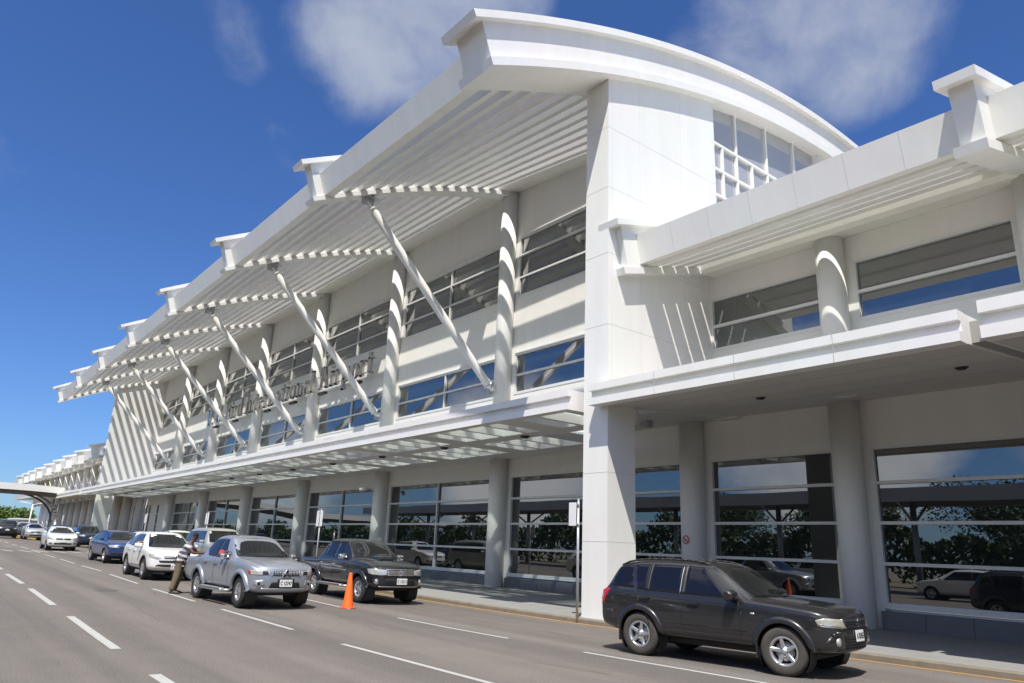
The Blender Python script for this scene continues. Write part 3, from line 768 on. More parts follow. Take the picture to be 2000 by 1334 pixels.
# ------------------------------------------------------------------ lettering on the hall
sign = thing('airport_sign', 'steel letters reading V. C. Bird International Airport standing off the spandrel between the window bands', 'sign', (-54, 20.0, 11.6))
def glyphs(txt, x0, x1, y, z, cap, depth, mat, parent, pname='letter', facing=-1, bold=.0):
    """each letter of txt as a mesh of its own, facing -Y"""
    cur = bpy.data.curves.new('tmp', 'FONT'); cur.body = txt; cur.size = 1; cur.extrude = 0; cur.fill_mode = 'NONE'
    adv = []; cache = {}
    dg = bpy.context.evaluated_depsgraph_get()
    for ch in txt:
        if ch in cache or ch == ' ': continue
        cd = bpy.data.curves.new('g', 'FONT'); cd.body = ch; cd.size = 1; cd.extrude = .08; cd.offset = bold; cd.resolution_u = 5
        o = bpy.data.objects.new('g', cd); COL.objects.link(o); dg = bpy.context.evaluated_depsgraph_get(); dg.update()
        cache[ch] = bpy.data.meshes.new_from_object(o.evaluated_get(dg)); bpy.data.objects.remove(o); bpy.data.curves.remove(cd)
    bpy.data.curves.remove(cur)
    ws = []
    for ch in txt:
        if ch == ' ': ws.append((0, .34)); continue
        xs = [v.co.x for v in cache[ch].vertices]; ws.append((min(xs), max(xs)-min(xs)+.10))
    tot = sum(w_ for _, w_ in ws)-.10; capH = .72
    sx = (x1-x0)/tot; sz = cap/capH; px_ = x0; out = []
    for ch, (mn, w_) in zip(txt, ws):
        if ch != ' ':
            me = cache[ch].copy()
            for v in me.vertices:
                x, yy, d = v.co; v.co = ((x-mn)*sx, d/.08*depth/2, yy*sz)
            me.name = pname
            o = bpy.data.objects.new(pname, me); COL.objects.link(o); me.materials.clear(); me.materials.append(mat)
            o.parent = parent
            if parent is not None and parent.type == 'EMPTY': A(o)
            o.location = (px_, y, z); out.append(o)
        px_ += w_*sx
    return out
def serif_letter(segs, sx, h):
    """letter from strokes in a unit box: ('v',x,z0,z1,w) stem, ('h',x0,x1,z,t) bar or serif, ('d',x0,z0,x1,z1,w) diagonal, ('o',cx,cz,rx,rz,w,a0,a1) ring"""
    mb = MB(); D = .15
    def quad(p): mb.extr(p, 'y', -D/2, D/2)
    for s in segs:
        if s[0] == 'v': quad([((s[1]-s[4]/2)*sx, s[2]*h), ((s[1]+s[4]/2)*sx, s[2]*h), ((s[1]+s[4]/2)*sx, s[3]*h), ((s[1]-s[4]/2)*sx, s[3]*h)])
        elif s[0] == 'h': quad([(s[1]*sx, s[3]*h), (s[2]*sx, s[3]*h), (s[2]*sx, (s[3]+s[4])*h), (s[1]*sx, (s[3]+s[4])*h)])
        elif s[0] == 'd': quad([((s[1]-s[5]/2)*sx, s[2]*h), ((s[1]+s[5]/2)*sx, s[2]*h), ((s[3]+s[5]/2)*sx, s[4]*h), ((s[3]-s[5]/2)*sx, s[4]*h)])
        elif s[0] == 'o':
            _, cx, cz, rx, rz, w_, a0, a1 = s; n = 18; rings = []
            for i in range(n+1):
                t = R(a0+(a1-a0)*i/n); c_, q = math.cos(t), math.sin(t); k = w_*(.35+.65*abs(c_))
                o_ = ((cx+rx*c_)*sx, (cz+rz*q)*h); i_ = ((cx+(rx-k)*c_)*sx, (cz+(rz-k*.55)*q)*h)
                rings.append([(o_[0],-D/2,o_[1]),(i_[0],-D/2,i_[1]),(i_[0],D/2,i_[1]),(o_[0],D/2,o_[1])])
            mb.sweep(rings)
    return mb
W_, T_ = .19, .06
def stem(x, z0=0, z1=1, top=True, bot=True, half=.16):
    o = [('v', x, z0, z1, W_)]
    if bot: o.append(('h', x-half, x+half, z0, T_))
    if top: o.append(('h', x-half, x+W_/2, z1-T_, T_))
    return o
XH = .66
LET = {
 'V': (.86, [('d',.14,1,.43,0,.17),('d',.43,0,.72,1,.08),('h',0,.3,.95,T_),('h',.58,.86,.95,T_)]),
 '.': (.16, [('h',0,.15,0,.13)]),
 'C': (.74, [('o',.42,.5,.42,.52,.17,42,318),('v',.70,.66,.98,.05),('v',.70,.02,.2,.04)]),
 'B': (.70, [('v',.17,0,1,W_),('h',0,.36,0,T_),('h',0,.36,.95,T_),('h',.2,.36,.50,T_),('o',.36,.755,.27,.245,.15,-90,90),('o',.36,.26,.32,.26,.16,-90,90)]),
 'i': (.34, stem(.17,0,XH)+[('o',.17,.86,.10,.075,.10,0,360)]),
 'r': (.46, stem(.16,0,XH)+[('o',.34,.50,.14,.16,.1,40,150),('h',.36,.46,.52,.1)]),
 'd': (.60, [('v',.44,0,1,W_),('h',.30,.5,.95,T_),('h',.44,.6,0,T_),('o',.26,.33,.26,.34,.15,60,300)]),
 'I': (.40, [('v',.2,0,1,.17),('h',.03,.37,0,T_),('h',.03,.37,.95,T_)]),
 'n': (.64, stem(.16,0,XH)+[('o',.33,.44,.19,.22,.14,0,150)]+[('v',.47,0,.46,W_),('h',.34,.62,0,T_)]),
 't': (.40, [('v',.18,.10,.88,W_),('h',.02,.38,XH-.05,T_),('o',.28,.12,.17,.13,.1,180,330)]),
 'e': (.54, [('o',.27,.33,.27,.34,.15,0,320),('h',.1,.5,.35,T_)]),
 'a': (.56, [('v',.40,.05,.5,W_),('o',.27,.46,.2,.2,.13,0,160),('o',.22,.17,.20,.18,.13,60,330),('h',.38,.55,0,T_)]),
 'o': (.58, [('o',.29,.33,.29,.345,.16,0,360)]),
 'l': (.34, stem(.17,0,1)),
 'A': (.86, [('d',.13,0,.42,1,.08),('d',.72,0,.43,1,.17),('h',.25,.6,.33,T_),('h',0,.28,0,T_),('h',.56,.86,0,T_)]),
 'p': (.62, [('v',.17,-.32,XH,W_),('h',.0,.2,XH-T_,T_),('h',.02,.34,-.32,T_),('o',.36,.33,.25,.34,.15,-150,150)]),
}
TXT = 'V. C. Bird International Airport'
adv = sum((LET[c][0] if c != ' ' else .26)+.075 for c in TXT); SX = 31.3/adv; px_ = -68.87
for ch in TXT:
    if ch == ' ': px_ += (.26+.075)*SX; continue
    w_, segs = LET[ch]; o = serif_letter(segs, SX, 1.49).build('letter', M['signsteel'], sign); A(o); o.location = (px_, 19.60, 11.39); px_ += (w_+.075)*SX
mb = MB()
for a, b in ((-68.9,-56.1),(-55.3,-46.1),(-45.7,-37.6)):
    mb.box(a, b, 19.685, 19.72, 11.55, 11.61); mb.box(a, b, 19.685, 19.72, 12.28, 12.34)
part(mb, 'rail', M['steel'], sign)
for x in (-66.0,-61.0,-54.0,-49.2,-44.4,-39.6): part(MB().box(x-.5,x+.5,19.50,19.72,11.0,11.16), 'floodlight', M['blackplastic'], sign)

# ------------------------------------------------------------------ small fixtures and street furniture
ns = thing('no_smoking_sign', 'round no smoking sign with red ring on the white column behind the dark car', 'sign', (-15.34, YC-RCOL-.005, 2.25))
mb = MB(); mb.lathe([(0,-.004),(.13,-.004),(.13,.006),(0,.006)], 32, 'y'); mb.build('sign_face', M['whitesign'], ns)
mb = MB(); mb.lathe([(.105,-.009),(.138,-.009),(.138,-.004),(.105,-.004),(.105,-.009)], 32, 'y', smooth=False)
q = .105/math.sqrt(2); mb.extr([(-q-.012,q-.012),(-q+.012,q+.012),(q+.012,-q+.012),(q-.012,-q-.012)], 'y', -.0105, -.005); mb.build('prohibition_ring', M['redring'], ns)
mb = MB(); mb.box(-.08,.045,-.008,-.0045,-.022,.004); mb.box(.05,.058,-.008,-.0045,-.022,.004); mb.box(.062,.07,-.008,-.0045,-.022,.004); mb.box(.052,.058,-.008,-.0045,.012,.05); mb.box(.04,.058,-.008,-.0045,.045,.05); mb.build('cigarette_symbol', M['ink'], ns)
ns.rotation_euler = (0, 0, R(-4))

cv = thing('security_camera', 'white security camera bracketed to the left side of the second ground-floor column of the hall', 'security camera', (-36.38-.1, YC-RCOL, 4.62))
mb = MB(); mb.box(-.04,.04,-.05,.06,-.06,.06); mb.tube((0,0,0),(-.1,-.42,.05),.025); mb.build('bracket', M['frame'], cv)
mb = MB(); mb.tube((-.1,-.36,.0),(-.42,-.62,-.06),.10,.10,16); mb.build('camera_housing', M['white'], cv)
mb = MB(); mb.tube((-.42,-.62,-.06),(-.45,-.645,-.066),.085,.085,16); mb.build('camera_lens', M['blackplastic'], cv)

def sign_post(x, y, label, hgt=3.05, flag='pair', group='blank backed signs on kerb posts'):
    g = G(x, y)+.0; p = thing('sign_post', label, 'sign', (x, y, g), 0, group)
    mb = MB(); mb.tube((0,0,-.1),(0,0,hgt),.034,n=12); mb.tube((0,0,hgt),(0,0,hgt+.03),.038,n=12); mb.build('pole', M['steel'], p)
    if flag == 'side':
        m_ = MB(); m_.box(-.30,-.025,-.06,-.045,hgt-.66,hgt-.06); m_.build('sign_plate', M['signplate'], p, bevel=.006)
        m_ = MB(); m_.box(-.10,.06,-.055,-.03,hgt-.64,hgt-.60); m_.box(-.10,.06,-.055,-.03,hgt-.14,hgt-.10); m_.build('clamp', M['steel'], p)
    else:
        for s_ in (-1, 1):
            m_ = MB(); m_.box(s_*.045 if s_>0 else -.30, .30 if s_>0 else -.045, -.055,-.04,hgt-.72,hgt-.05); m_.build('sign_plate', M['signplate'], p, bevel=.006)
        m_ = MB(); m_.box(-.08,.08,-.06,-.03,hgt-.62,hgt-.58); m_.box(-.08,.08,-.06,-.03,hgt-.16,hgt-.12); m_.build('clamp', M['steel'], p)
    return p
sign_post(-14.22, 13.78, 'tall grey signpost with a blank white plate in front of the tall white pillar', 3.05, 'side')
for x, lab in ((-31.2,'grey signpost with two blank plates behind the black pickup'), (-47.1,'grey signpost with two blank plates above the tall pale utility wagon'),
               (-62.0,'grey signpost with two blank plates above the roof of the white estate car'), (-75.4,'grey signpost with two blank plates standing beside the leg of the far fin'),
               (-100.4,'farthest grey signpost with two blank plates, in front of the far wing')):
    sign_post(x, 14.35, lab, 3.0)

cone = thing('traffic_cone', 'tall orange traffic cone on the road between the silver and the black pickup', 'traffic cone', (-18.77, 9.68, G(-18.77, 9.68)), R(20))
mb = MB(); mb.lathe([(.148,.03),(.14,.06),(.045,.88),(.040,.90),(.028,.905),(.022,.88),(.12,.06)], 28); mb.build('cone_body', M['orange'], cone)
mb = MB(); mb.extr([(.21*math.cos(t*PI/4+PI/8)/math.cos(PI/8)*.96, .21*math.sin(t*PI/4+PI/8)/math.cos(PI/8)*.96) for t in range(8)], 'z', .002, .034); mb.build('cone_base', M['orangebase'], cone, bevel=.008)

# lamp post, trees and low buildings beyond the far wing
lp = thing('lamp_post', 'white double-headed lamp post far left in front of the distant wing', 'street lamp', (-117, 12.9, G(-117, 12.9)))
mb = MB(); mb.tube((0,0,-.2),(0,0,4.3),.11,.07,12); mb.build('pole', M['whitesign'], lp)
for s_ in (-1, 1):
    mb = MB(); mb.tube((0,0,4.2),(.0,s_*.7,4.45),.05,.04,8); mb.hexa([(-.15,s_*.6,4.38),(.15,s_*.6,4.38),(.12,s_*1.5,4.5),(-.12,s_*1.5,4.5),(-.13,s_*.6,4.5),(.13,s_*.6,4.5),(.1,s_*1.5,4.58),(-.1,s_*1.5,4.58)]); mb.build('lamp_head', M['whitesign'], lp)

def tree(name, label, x, y, h, rad, seed, mat, n=2600, leaf=.34, trunk=.35, group=None, crown_z=.62, flat=.62):
    rnd = random.Random(seed); g = G(x, y) if abs(y) < 20 else G(x, 0)
    t = thing(name, label, 'tree', (x, y, g-.05), rnd.uniform(0, 6), group)
    mb = MB(); mb.tube((0,0,-.3),(0,0,h*.45),trunk,trunk*.6,10,False); blobs = []
    for i in range(9):
        a = i*2.4+rnd.uniform(-.3,.3); d = rad*rnd.uniform(.15,.72); z = h*crown_z+h*rnd.uniform(-.13,.2)
        mb.tube((0,0,h*rnd.uniform(.3,.44)),(math.cos(a)*d,math.sin(a)*d,z),trunk*.45,trunk*.12,7,False); blobs.append((math.cos(a)*d,math.sin(a)*d,z,rad*rnd.uniform(.34,.55)))
    blobs.append((0,0,h*(crown_z+.16),rad*.5))
    mb.build('trunk', M['wood'], t)
    vs, fs = [], []
    for i in range(n):
        bx, by, bz, br = rnd.choice(blobs); v = Vector((rnd.gauss(0,1),rnd.gauss(0,1),rnd.gauss(0,1))).normalized()*br*rnd.uniform(.55,1.06)
        c_ = Vector((bx+v.x, by+v.y, bz+v.z*flat)); u = Vector((rnd.gauss(0,1),rnd.gauss(0,1),rnd.gauss(0,.7))).normalized(); w_ = u.cross(Vector((rnd.gauss(0,1),rnd.gauss(0,1),rnd.gauss(0,1)))).normalized()
        s_ = leaf*rnd.uniform(.6,1.3); b = len(vs)
        vs += [c_-u*s_, c_-w_*s_*.5, c_+u*s_, c_+w_*s_*.5]; fs.append((b,b+1,b+2,b+3))
    me = bpy.data.meshes.new('crown'); me.from_pydata([tuple(v) for v in vs], [], fs); link('crown', me, mat, t)
    return t
for i, (x, y, h, r_, lab) in enumerate([(-205,10.5,6.2,5.2,'bright green tree at the left edge beyond the far cars'), (-212,16.5,5.4,4.6,'bright green tree right of the leftmost far tree'), (-222,22,4.6,4.4,'small bright green tree nearest the distant low building')]):
    tree('broadleaf_tree', lab, x, y, h, r_, 20+i, M['leafbright'], 1500, .42, .25, 'trees beyond the far cars', .58, .75)
fb = thing('gatehouse', 'distant low white building with a flat roof beyond the far wing', 'building', (-182, 19, G(-182, 12)))
part(MB().box(-190,-176,17.5,22,0,3.6), 'wall', M['white'], fb); part(MB().box(-190.6,-175.4,17.0,22.4,3.6,3.95), 'roof', M['whitesign'], fb)
for y in (18.0,19.1,20.2,21.2): part(MB().box(-176.0,-175.93,y,y+.6,1.6,3.0), 'window', M['glass'], fb)
fe = thing('fence', 'distant pale railing of posts and rails in front of the far trees', 'fence', (-172, 12, G(-172, 12)))
mb = MB(); g = G(-172, 12)
for i in range(14): mb.box(-172.05,-171.95,5+i*1.1,5.06+i*1.1,g-.1,g+2.3)
part(mb, 'post', M['steel'], fe); part(MB().box(-172.03,-171.97,5,19.4,g+2.2,g+2.3).box(-172.03,-171.97,5,19.4,g+1.1,g+1.18), 'rail', M['steel'], fe)
isl = MB(); pts = [(-118,9.6),(-96,11.6),(-96,13.2),(-118,13.2)]
isl._add([(x,y,G(x,y)+.14) for x,y in pts]+[(x,y,G(x,y)-.1) for x,y in pts], [(0,1,2,3),(0,1,5,4),(1,2,6,5),(3,0,4,7),(2,3,7,6)])
tag(isl.build('traffic_island', M['yellowkerb']), kind='structure')

# ------------------------------------------------------------------ the other side of the road (mirrored in the glass)
wk = thing('covered_walkway', 'long flat walkway roof on posts across the road behind the viewer, mirrored in the glass', 'walkway canopy', (-25, -11, 0))
part(MB().box(-95, 30, -14.2, -9.0, 5.75, 6.55), 'roof', M['undergrey'], wk)
part(MB().box(-95, 30, -8.998, -8.9, 5.7, 6.6).box(-95, 30, -14.3, -14.202, 5.7, 6.6), 'roof_edge', M['steel'], wk)
for k in range(13): part(MB().tube((-92+10*k,-11.6,-.2),(-92+10*k,-11.6,5.75),.2,n=14).tube((-92+10*k,-11.6,4.4),(-92+10*k,-9.3,5.75),.09,n=10).tube((-92+10*k,-11.6,4.4),(-92+10*k,-13.9,5.75),.09,n=10), 'post', M['steel'], wk)
for i, (x, y, h, r_) in enumerate([(-6,-34,13.5,9.5),(9,-37,12.5,8.5),(-25,-42,10,7.5),(-42,-40,9,7),(-60,-44,9.5,7.5),(-82,-40,8.5,7),(24,-34,12,8.5)]):
    tree('broadleaf_tree', ['tall dark spreading tree behind the viewer mirrored right of the right-hand column','dark tree farthest right behind the viewer mirrored in the glass','dark tree behind the viewer mirrored left of the near pillar','dark tree behind the viewer mirrored above the black pickup','dark tree behind the viewer mirrored above the silver pickup','dark tree behind the viewer mirrored in the far ground-floor windows','tall dark tree behind the viewer beyond the right picture edge'][i], x, y, h, r_, 50+i, M['leaf'], 30000 if i < 2 else 12000, .19, .4, 'trees across the road', .6, .7)
# dense shrubbery behind the walkway: one mass
rs = random.Random(9); vs, fs = [], []
for i in range(60000):
    x = 45-300*rs.random()**1.5; hh = 4.6+1.1*math.sin(x*.35)+.6*math.sin(x*1.1+1); y = -20-rs.uniform(0, 2.4); z = hh*math.sqrt(rs.random()); c_ = Vector((x, y, z))
    u = Vector((rs.gauss(0,1),rs.gauss(0,.6),rs.gauss(0,1))).normalized(); w_ = u.cross(Vector((rs.gauss(0,1),rs.gauss(0,1),rs.gauss(0,1)))).normalized(); s_ = rs.uniform(.16,.36); b = len(vs)
    vs += [c_-u*s_, c_-w_*s_*.6, c_+u*s_, c_+w_*s_*.6]; fs.append((b,b+1,b+2,b+3))
me = bpy.data.meshes.new('shrubbery'); me.from_pydata([tuple(v) for v in vs], [], fs)
tag(link('shrubbery', me, M['leaf']), 'dense dark shrubbery along the far side of the road behind the viewer', 'shrubs', kind='stuff')
# ------------------------------------------------------------------ vehicles
def round_poly(pts, r, n=5):
    out = []; m = len(pts)
    for i in range(m):
        p = Vector(pts[i]); a = Vector(pts[i-1])-p; b = Vector(pts[(i+1) % m])-p
        k = min(r, a.length*.48, b.length*.48); A_ = p+a.normalized()*k; B_ = p+b.normalized()*k
        for j in range(n+1):
            t = j/n; out.append(A_*(1-t)**2 + p*2*t*(1-t) + B_*t*t)
    return out

class Car:
    def __init__(s, name, label, cat, st, L_, WB, FO, tyre, paint, loc, rz, scale=(1,1,1), steer=0, ra=None, bow=(.16,.10), group=None, arch_y=.33, lev=3):
        s.lev = lev
        s.L, s.WB, s.FO = L_, WB, FO; s.x0 = FO + WB/2; s.paint = paint
        s.W = max(q[4] for q in st); s.tr, s.tw = tyre; s.ra = ra or s.tr+.06
        s.root = thing(name, label, cat, loc, rz, group); s.root.scale = scale
        s.axles = (WB/2, -WB/2); s.steer = steer
        s.make_body(st, bow, arch_y)
    def X(s, u): return s.x0-u
    def make_body(s, st, bow, arch_y, lev=2):
        lev = s.lev
        rings = []
        for (u, zb, zs, zt, w, wt) in st:
            cr = .022
            half = [(0,zb),(.78*w,zb),(.95*w,zb+.07),(.995*w,zb+.28*(zs-zb)),(w,zb+.62*(zs-zb)),(.988*w,zs-.05),(.958*w,zs+.012)]
            p6 = half[-1]; p8 = (wt, zt-.045)
            half += [(p6[0]+(p8[0]-p6[0])*.45+.012, p6[1]+(p8[1]-p6[1])*.5), p8, (wt-.10, zt), (0, zt+cr)]
            bf = bow[0]*max(0, 1-u/1.0)**1.4; br = bow[1]*max(0, 1-(s.L-u)/.8)**1.4
            def P(y, z): k = (abs(y)/s.W)**2.1; return (s.X(u)-bf*k+br*k, y, z)
            ring = [P(y, z) for y, z in half] + [P(-y, z) for y, z in half[-2:0:-1]]
            rings.append(ring)
        m = len(rings[0]); vs = [p for r in rings for p in r]; fs = []
        for k in range(len(rings)-1):
            for i in range(m): fs.append((k*m+i, k*m+(i+1) % m, (k+1)*m+(i+1) % m, (k+1)*m+i))
        for k, flip in ((0, 1), (len(rings)-1, 0)):
            b = k*m; H = 10
            for sgn in (0, 1):
                I_ = [b+(i if not sgn else (m-i) % m) for i in range(H+1)]
                q = [(I_[0],I_[1],I_[9],I_[10]),(I_[1],I_[2],I_[8],I_[9]),(I_[2],I_[3],I_[7],I_[8]),(I_[3],I_[4],I_[6],I_[7]),(I_[4],I_[5],I_[6])]
                fs += [f if flip != sgn else f[::-1] for f in q]
        me = bpy.data.meshes.new('body'); me.from_pydata(vs, [], fs)
        bm = bmesh.new(); bm.from_mesh(me); bmesh.ops.recalc_face_normals(bm, faces=bm.faces)
        for f in bm.faces: f.smooth = True
        bm.to_mesh(me); bm.free()
        o = link('body', me, s.paint, None)
        o2 = bpy.data.objects.new('fine', me); COL.objects.link(o2); o2.modifiers.new('s', 'SUBSURF').levels = lev+1
        dg = bpy.context.evaluated_depsgraph_get(); dg.update(); ev = o2.evaluated_get(dg); fm = ev.to_mesh()
        s.solid = BVHTree.FromPolygons([v.co.copy() for v in fm.vertices], [tuple(p.vertices) for p in fm.polygons]); ev.to_mesh_clear(); bpy.data.objects.remove(o2)
        o.modifiers.new('s', 'SUBSURF').levels = lev; applied(o)
        cut = []
        for ax in s.axles:
            for sg in (-1, 1):
                mb = MB(); mb.tube((ax, sg*(s.W-arch_y), s.tr), (ax, sg*(s.W+.3), s.tr), s.ra, n=40, smooth=False)
                c_ = mb.build('cut'); md = o.modifiers.new('b', 'BOOLEAN'); md.operation = 'DIFFERENCE'; md.solver = 'EXACT'; md.object = c_; cut.append(c_)
        applied(o)
        for c_ in cut: me2 = c_.data; bpy.data.objects.remove(c_); bpy.data.meshes.remove(me2)
        o.data.name = 'body'; o.parent = s.root; s.body = o
        if not o.data.materials: o.data.materials.append(s.paint)
        for ax in s.axles:
            for sg in (-1, 1):
                mb = MB(); r_ = s.ra-.004; y0, y1 = sg*(s.W-arch_y+.006), sg*(s.W-.05)
                pts = [(ax+r_*math.cos(t*PI/18), s.tr+r_*math.sin(t*PI/18)) for t in range(-4, 23)]
                mb.strip([(x, y0, z) for x, z in pts], [(x, y1, z) for x, z in pts]); mb._add([(x, y0, z) for x, z in pts], [list(range(len(pts)))])
                mb.build('wheel_well', M['dark'], s.root, recalc=False)
    # ---- things projected on the body surface
    def proj(s, pts, d, m, name, off=.006, skirt=.03, res=.045, parent=None, mirror=False):
        """pts: approximate 3-D outline (convex); laid on the body along direction d, with a rim reaching into it"""
        d = Vector(d).normalized(); V = Vector((0,0,1)); 
        if abs(d.z) > .8: V = Vector((1,0,0))
        U = V.cross(d).normalized(); V = d.cross(U).normalized()
        P2 = [(Vector(p).dot(U), Vector(p).dot(V)) for p in pts]
        area = sum(P2[i-1][0]*P2[i][1]-P2[i][0]*P2[i-1][1] for i in range(len(P2)))
        if area < 0: P2 = P2[::-1]
        us = [p[0] for p in P2]; vs = [p[1] for p in P2]
        bm = bmesh.new(); nu = max(2, int((max(us)-min(us))/res)+1); nv = max(2, int((max(vs)-min(vs))/res)+1)
        g = [[bm.verts.new((min(us)+(max(us)-min(us))*i/nu, min(vs)+(max(vs)-min(vs))*j/nv, 0)) for j in range(nv+1)] for i in range(nu+1)]
        for i in range(nu):
            for j in range(nv): bm.faces.new((g[i][j], g[i+1][j], g[i+1][j+1], g[i][j+1]))
        for i in range(len(P2)):
            a, b = Vector(P2[i-1]), Vector(P2[i]); e = b-a
            if e.length < 1e-5: continue
            nrm = Vector((e.y, -e.x, 0)).normalized()
            bmesh.ops.bisect_plane(bm, geom=bm.verts[:]+bm.edges[:]+bm.faces[:], plane_co=(a.x, a.y, 0), plane_no=nrm, clear_outer=True, dist=1e-6)
        dead = []
        for v in bm.verts:
            o_ = U*v.co.x+V*v.co.y-d*6; h = s.solid.ray_cast(o_, d)
            if h[0] is None: dead.append(v)
            else: v.co = h[0]-d*off
        if dead: bmesh.ops.delete(bm, geom=dead, context='VERTS')
        if not bm.faces: bm.free(); return []
        inner = [v for v in bm.verts if not v.is_boundary]
        for _ in range(5):          # iron out the facets of the body mesh
            new = {}
            for v in inner:
                a_ = Vector()
                for e in v.link_edges: a_ += e.other_vert(v).co
                a_ /= len(v.link_edges); k = (a_-v.co).dot(d)
                new[v] = v.co+d*k*.6
            for v, c_ in new.items(): v.co = c_
        for f in bm.faces: f.smooth = True
        be = [e for e in bm.edges if e.is_boundary]
        r_ = bmesh.ops.extrude_edge_only(bm, edges=be); nv_ = [x for x in r_['geom'] if isinstance(x, bmesh.types.BMVert)]
        for v in nv_: v.co += d*(skirt+off)
        bmesh.ops.recalc_face_normals(bm, faces=bm.faces)
        # recalc can flip an open sheet: make the front face the viewer
        f0 = max((f for f in bm.faces), key=lambda f: -f.normal.dot(d) if abs(f.normal.dot(d)) > .3 else -9)
        if sum(f.normal.dot(d)*f.calc_area() for f in bm.faces) > 0: bmesh.ops.reverse_faces(bm, faces=bm.faces[:])
        me = bpy.data.meshes.new(name); bm.to_mesh(me); bm.free()
        out = [link(name, me, m, parent or s.root)]
        if mirror: out += s.proj([(p[0], -p[1], p[2]) for p in pts], (d.x, -d.y, d.z), m, name, off, skirt, res, parent)
        return out
    def side(s, uz, m, name, r=.0, off=.004, both=True, skirt=.03, res=.05, n=5):
        p = round_poly(uz, r, n) if r else [Vector(q) for q in uz]
        return s.proj([(s.X(q[0]), -2, q[1]) for q in p], (0, 1, 0), m, name, off, skirt, res, mirror=both)
    def front(s, yz, m, name, r=.0, off=.004, skirt=.03, res=.04, mirror=False, n=5, rear=False):
        p = round_poly(yz, r, n) if r else [Vector(q) for q in yz]
        return s.proj([(0, q[0], q[1]) for q in p], (1,0,0) if rear else (-1,0,0), m, name, off, skirt, res, mirror=mirror)
    def corner(s, pts, ang, m, name, r=.0, off=.004, skirt=.03, rear=False, mirror=True, res=.035):
        """pts: (u, y, z) on the right-hand (negative y) corner seen from ang degrees off the car's axis"""
        a = R(ang); d = (-math.cos(a), math.sin(a), 0) if not rear else (math.cos(a), math.sin(a), 0)
        q = [Vector((s.X(u), y, z)) for u, y, z in pts]
        if r: q = round_poly(q, r, 4)
        return s.proj(q, d, m, name, off, skirt, res, mirror=mirror)
    def top(s, uy, m, name, off=.003, skirt=.02, res=.06):
        return s.proj([(s.X(u), y, 0) for u, y in uy], (0,0,-1), m, name, off, skirt, res)
    def seam(s, uz, w=.009, both=True):
        for a, b in zip(uz[:-1], uz[1:]):
            a, b = Vector(a), Vector(b); n_ = Vector((b.y-a.y, a.x-b.x)).normalized()*w/2
            s.side([a-n_, b-n_, b+n_, a+n_], M['dark'], 'panel_gap', off=.004, both=both, skirt=.01, res=.1)
    def top_seam(s, uy, w=.009):
        for a, b in zip(uy[:-1], uy[1:]):
            a, b = Vector(a), Vector(b); n_ = Vector((b.y-a.y, a.x-b.x)).normalized()*w/2
            s.top([a-n_, b-n_, b+n_, a+n_], M['dark'], 'panel_gap', .004, .01, .1)
    def y_at(s, x, z, sg=-1):
        h = s.solid.ray_cast(Vector((x, sg*5, z)), Vector((0, -sg, 0))); return h[0].y if h[0] is not None else sg*s.W
    def z_at(s, x, y):
        h = s.solid.ray_cast(Vector((x, y, 6)), Vector((0,0,-1))); return h[0].z if h[0] is not None else 1.0
    def x_front(s, y, z):
        h = s.solid.ray_cast(Vector((8, y, z)), Vector((-1,0,0))); return h[0].x if h[0] is not None else s.x0
    def flares(s, m, wid=.075, out=.028, a0=4, a1=176, name='wheel_arch_flare'):
        for ax in s.axles:
            for sg in (-1, 1):
                mb = MB(); rg = []
                for i in range(31):
                    t = R(a0+(a1-a0)*i/30); c_, q = math.cos(t), math.sin(t)
                    def pt(r_): return ax+r_*c_, s.tr+r_*q
                    xo, zo = pt(s.ra+wid); yo = s.y_at(xo, max(zo, .36), sg); xi, zi = pt(s.ra-.012); xm, zm = pt(s.ra+wid*.45)
                    yi = s.y_at(*pt(s.ra+.02), sg)
                    if abs(yo) < s.W*.86: yo = sg*s.W*.97
                    if abs(yi) < s.W*.86: yi = yo
                    rg.append([(xo,yo-sg*.015,zo),(xo,yo+sg*.003,zo),(xm,max(abs(yo),abs(yi))*sg+sg*out,zm),(xi,abs(yi)*sg+sg*out*.9,zi),(xi,abs(yi)*sg-sg*.06,zi)])
                mb.sweep(rg, close=True, caps=True, smooth=True); mb.build(name, m, s.root)
    def wheels(s, rim_r, style, tyre_m, rim_m):
        n = 48; R_, w_ = s.tr, s.tw/2
        mb = MB(); mb.lathe([(rim_r,-w_*.9),(rim_r+.02,-w_),(R_-.05,-w_*1.02),(R_-.012,-w_*.86),(R_,-w_*.62),(R_,w_*.62),(R_-.012,w_*.86),(R_-.05,w_*1.02),(rim_r+.02,w_),(rim_r,w_*.9)], n, 'y')
        for k in (-.42,-.14,.14,.42):      # circumferential grooves
            pass
        tyre = mb
        tb = MB()
        for i in range(56):                # tread blocks
            a = 2*PI*i/56
            for y0, y1, sh in ((-.60,-.22,0),(-.18,.18,.5),(.22,.60,0)):
                a0, a1 = a+sh*PI/56, a+sh*PI/56+2*PI/56*.72; r0, r1 = R_-.006, R_+.006; P = []
                for rr in (r0, r1):
                    for (t, y) in ((a0,y0),(a1,y0),(a1,y1),(a0,y1)): P.append((rr*math.cos(t), y*w_, rr*math.sin(t)))
                tb.hexa(P)
        tyre.v, tyre.f, tyre.sm = tyre.v, tyre.f, tyre.sm
        b = len(tyre.v); tyre.v += tb.v; tyre.f += [[b+i for i in f] for f in tb.f]; tyre.sm += tb.sm
        t_o = tyre.build('wheel', tyre_m, s.root)
        # rim: outer face towards -y
        rb = MB(); rb.lathe([(rim_r+.006,-w_*.92),(rim_r-.004,-w_*.97),(rim_r-.022,-w_*.90),(rim_r-.035,-w_*.55),(rim_r-.04,w_*.5)], n, 'y')
        ns = {'five':5,'six':6,'seven':7,'ten':10}[style]; fy = -w_*.80
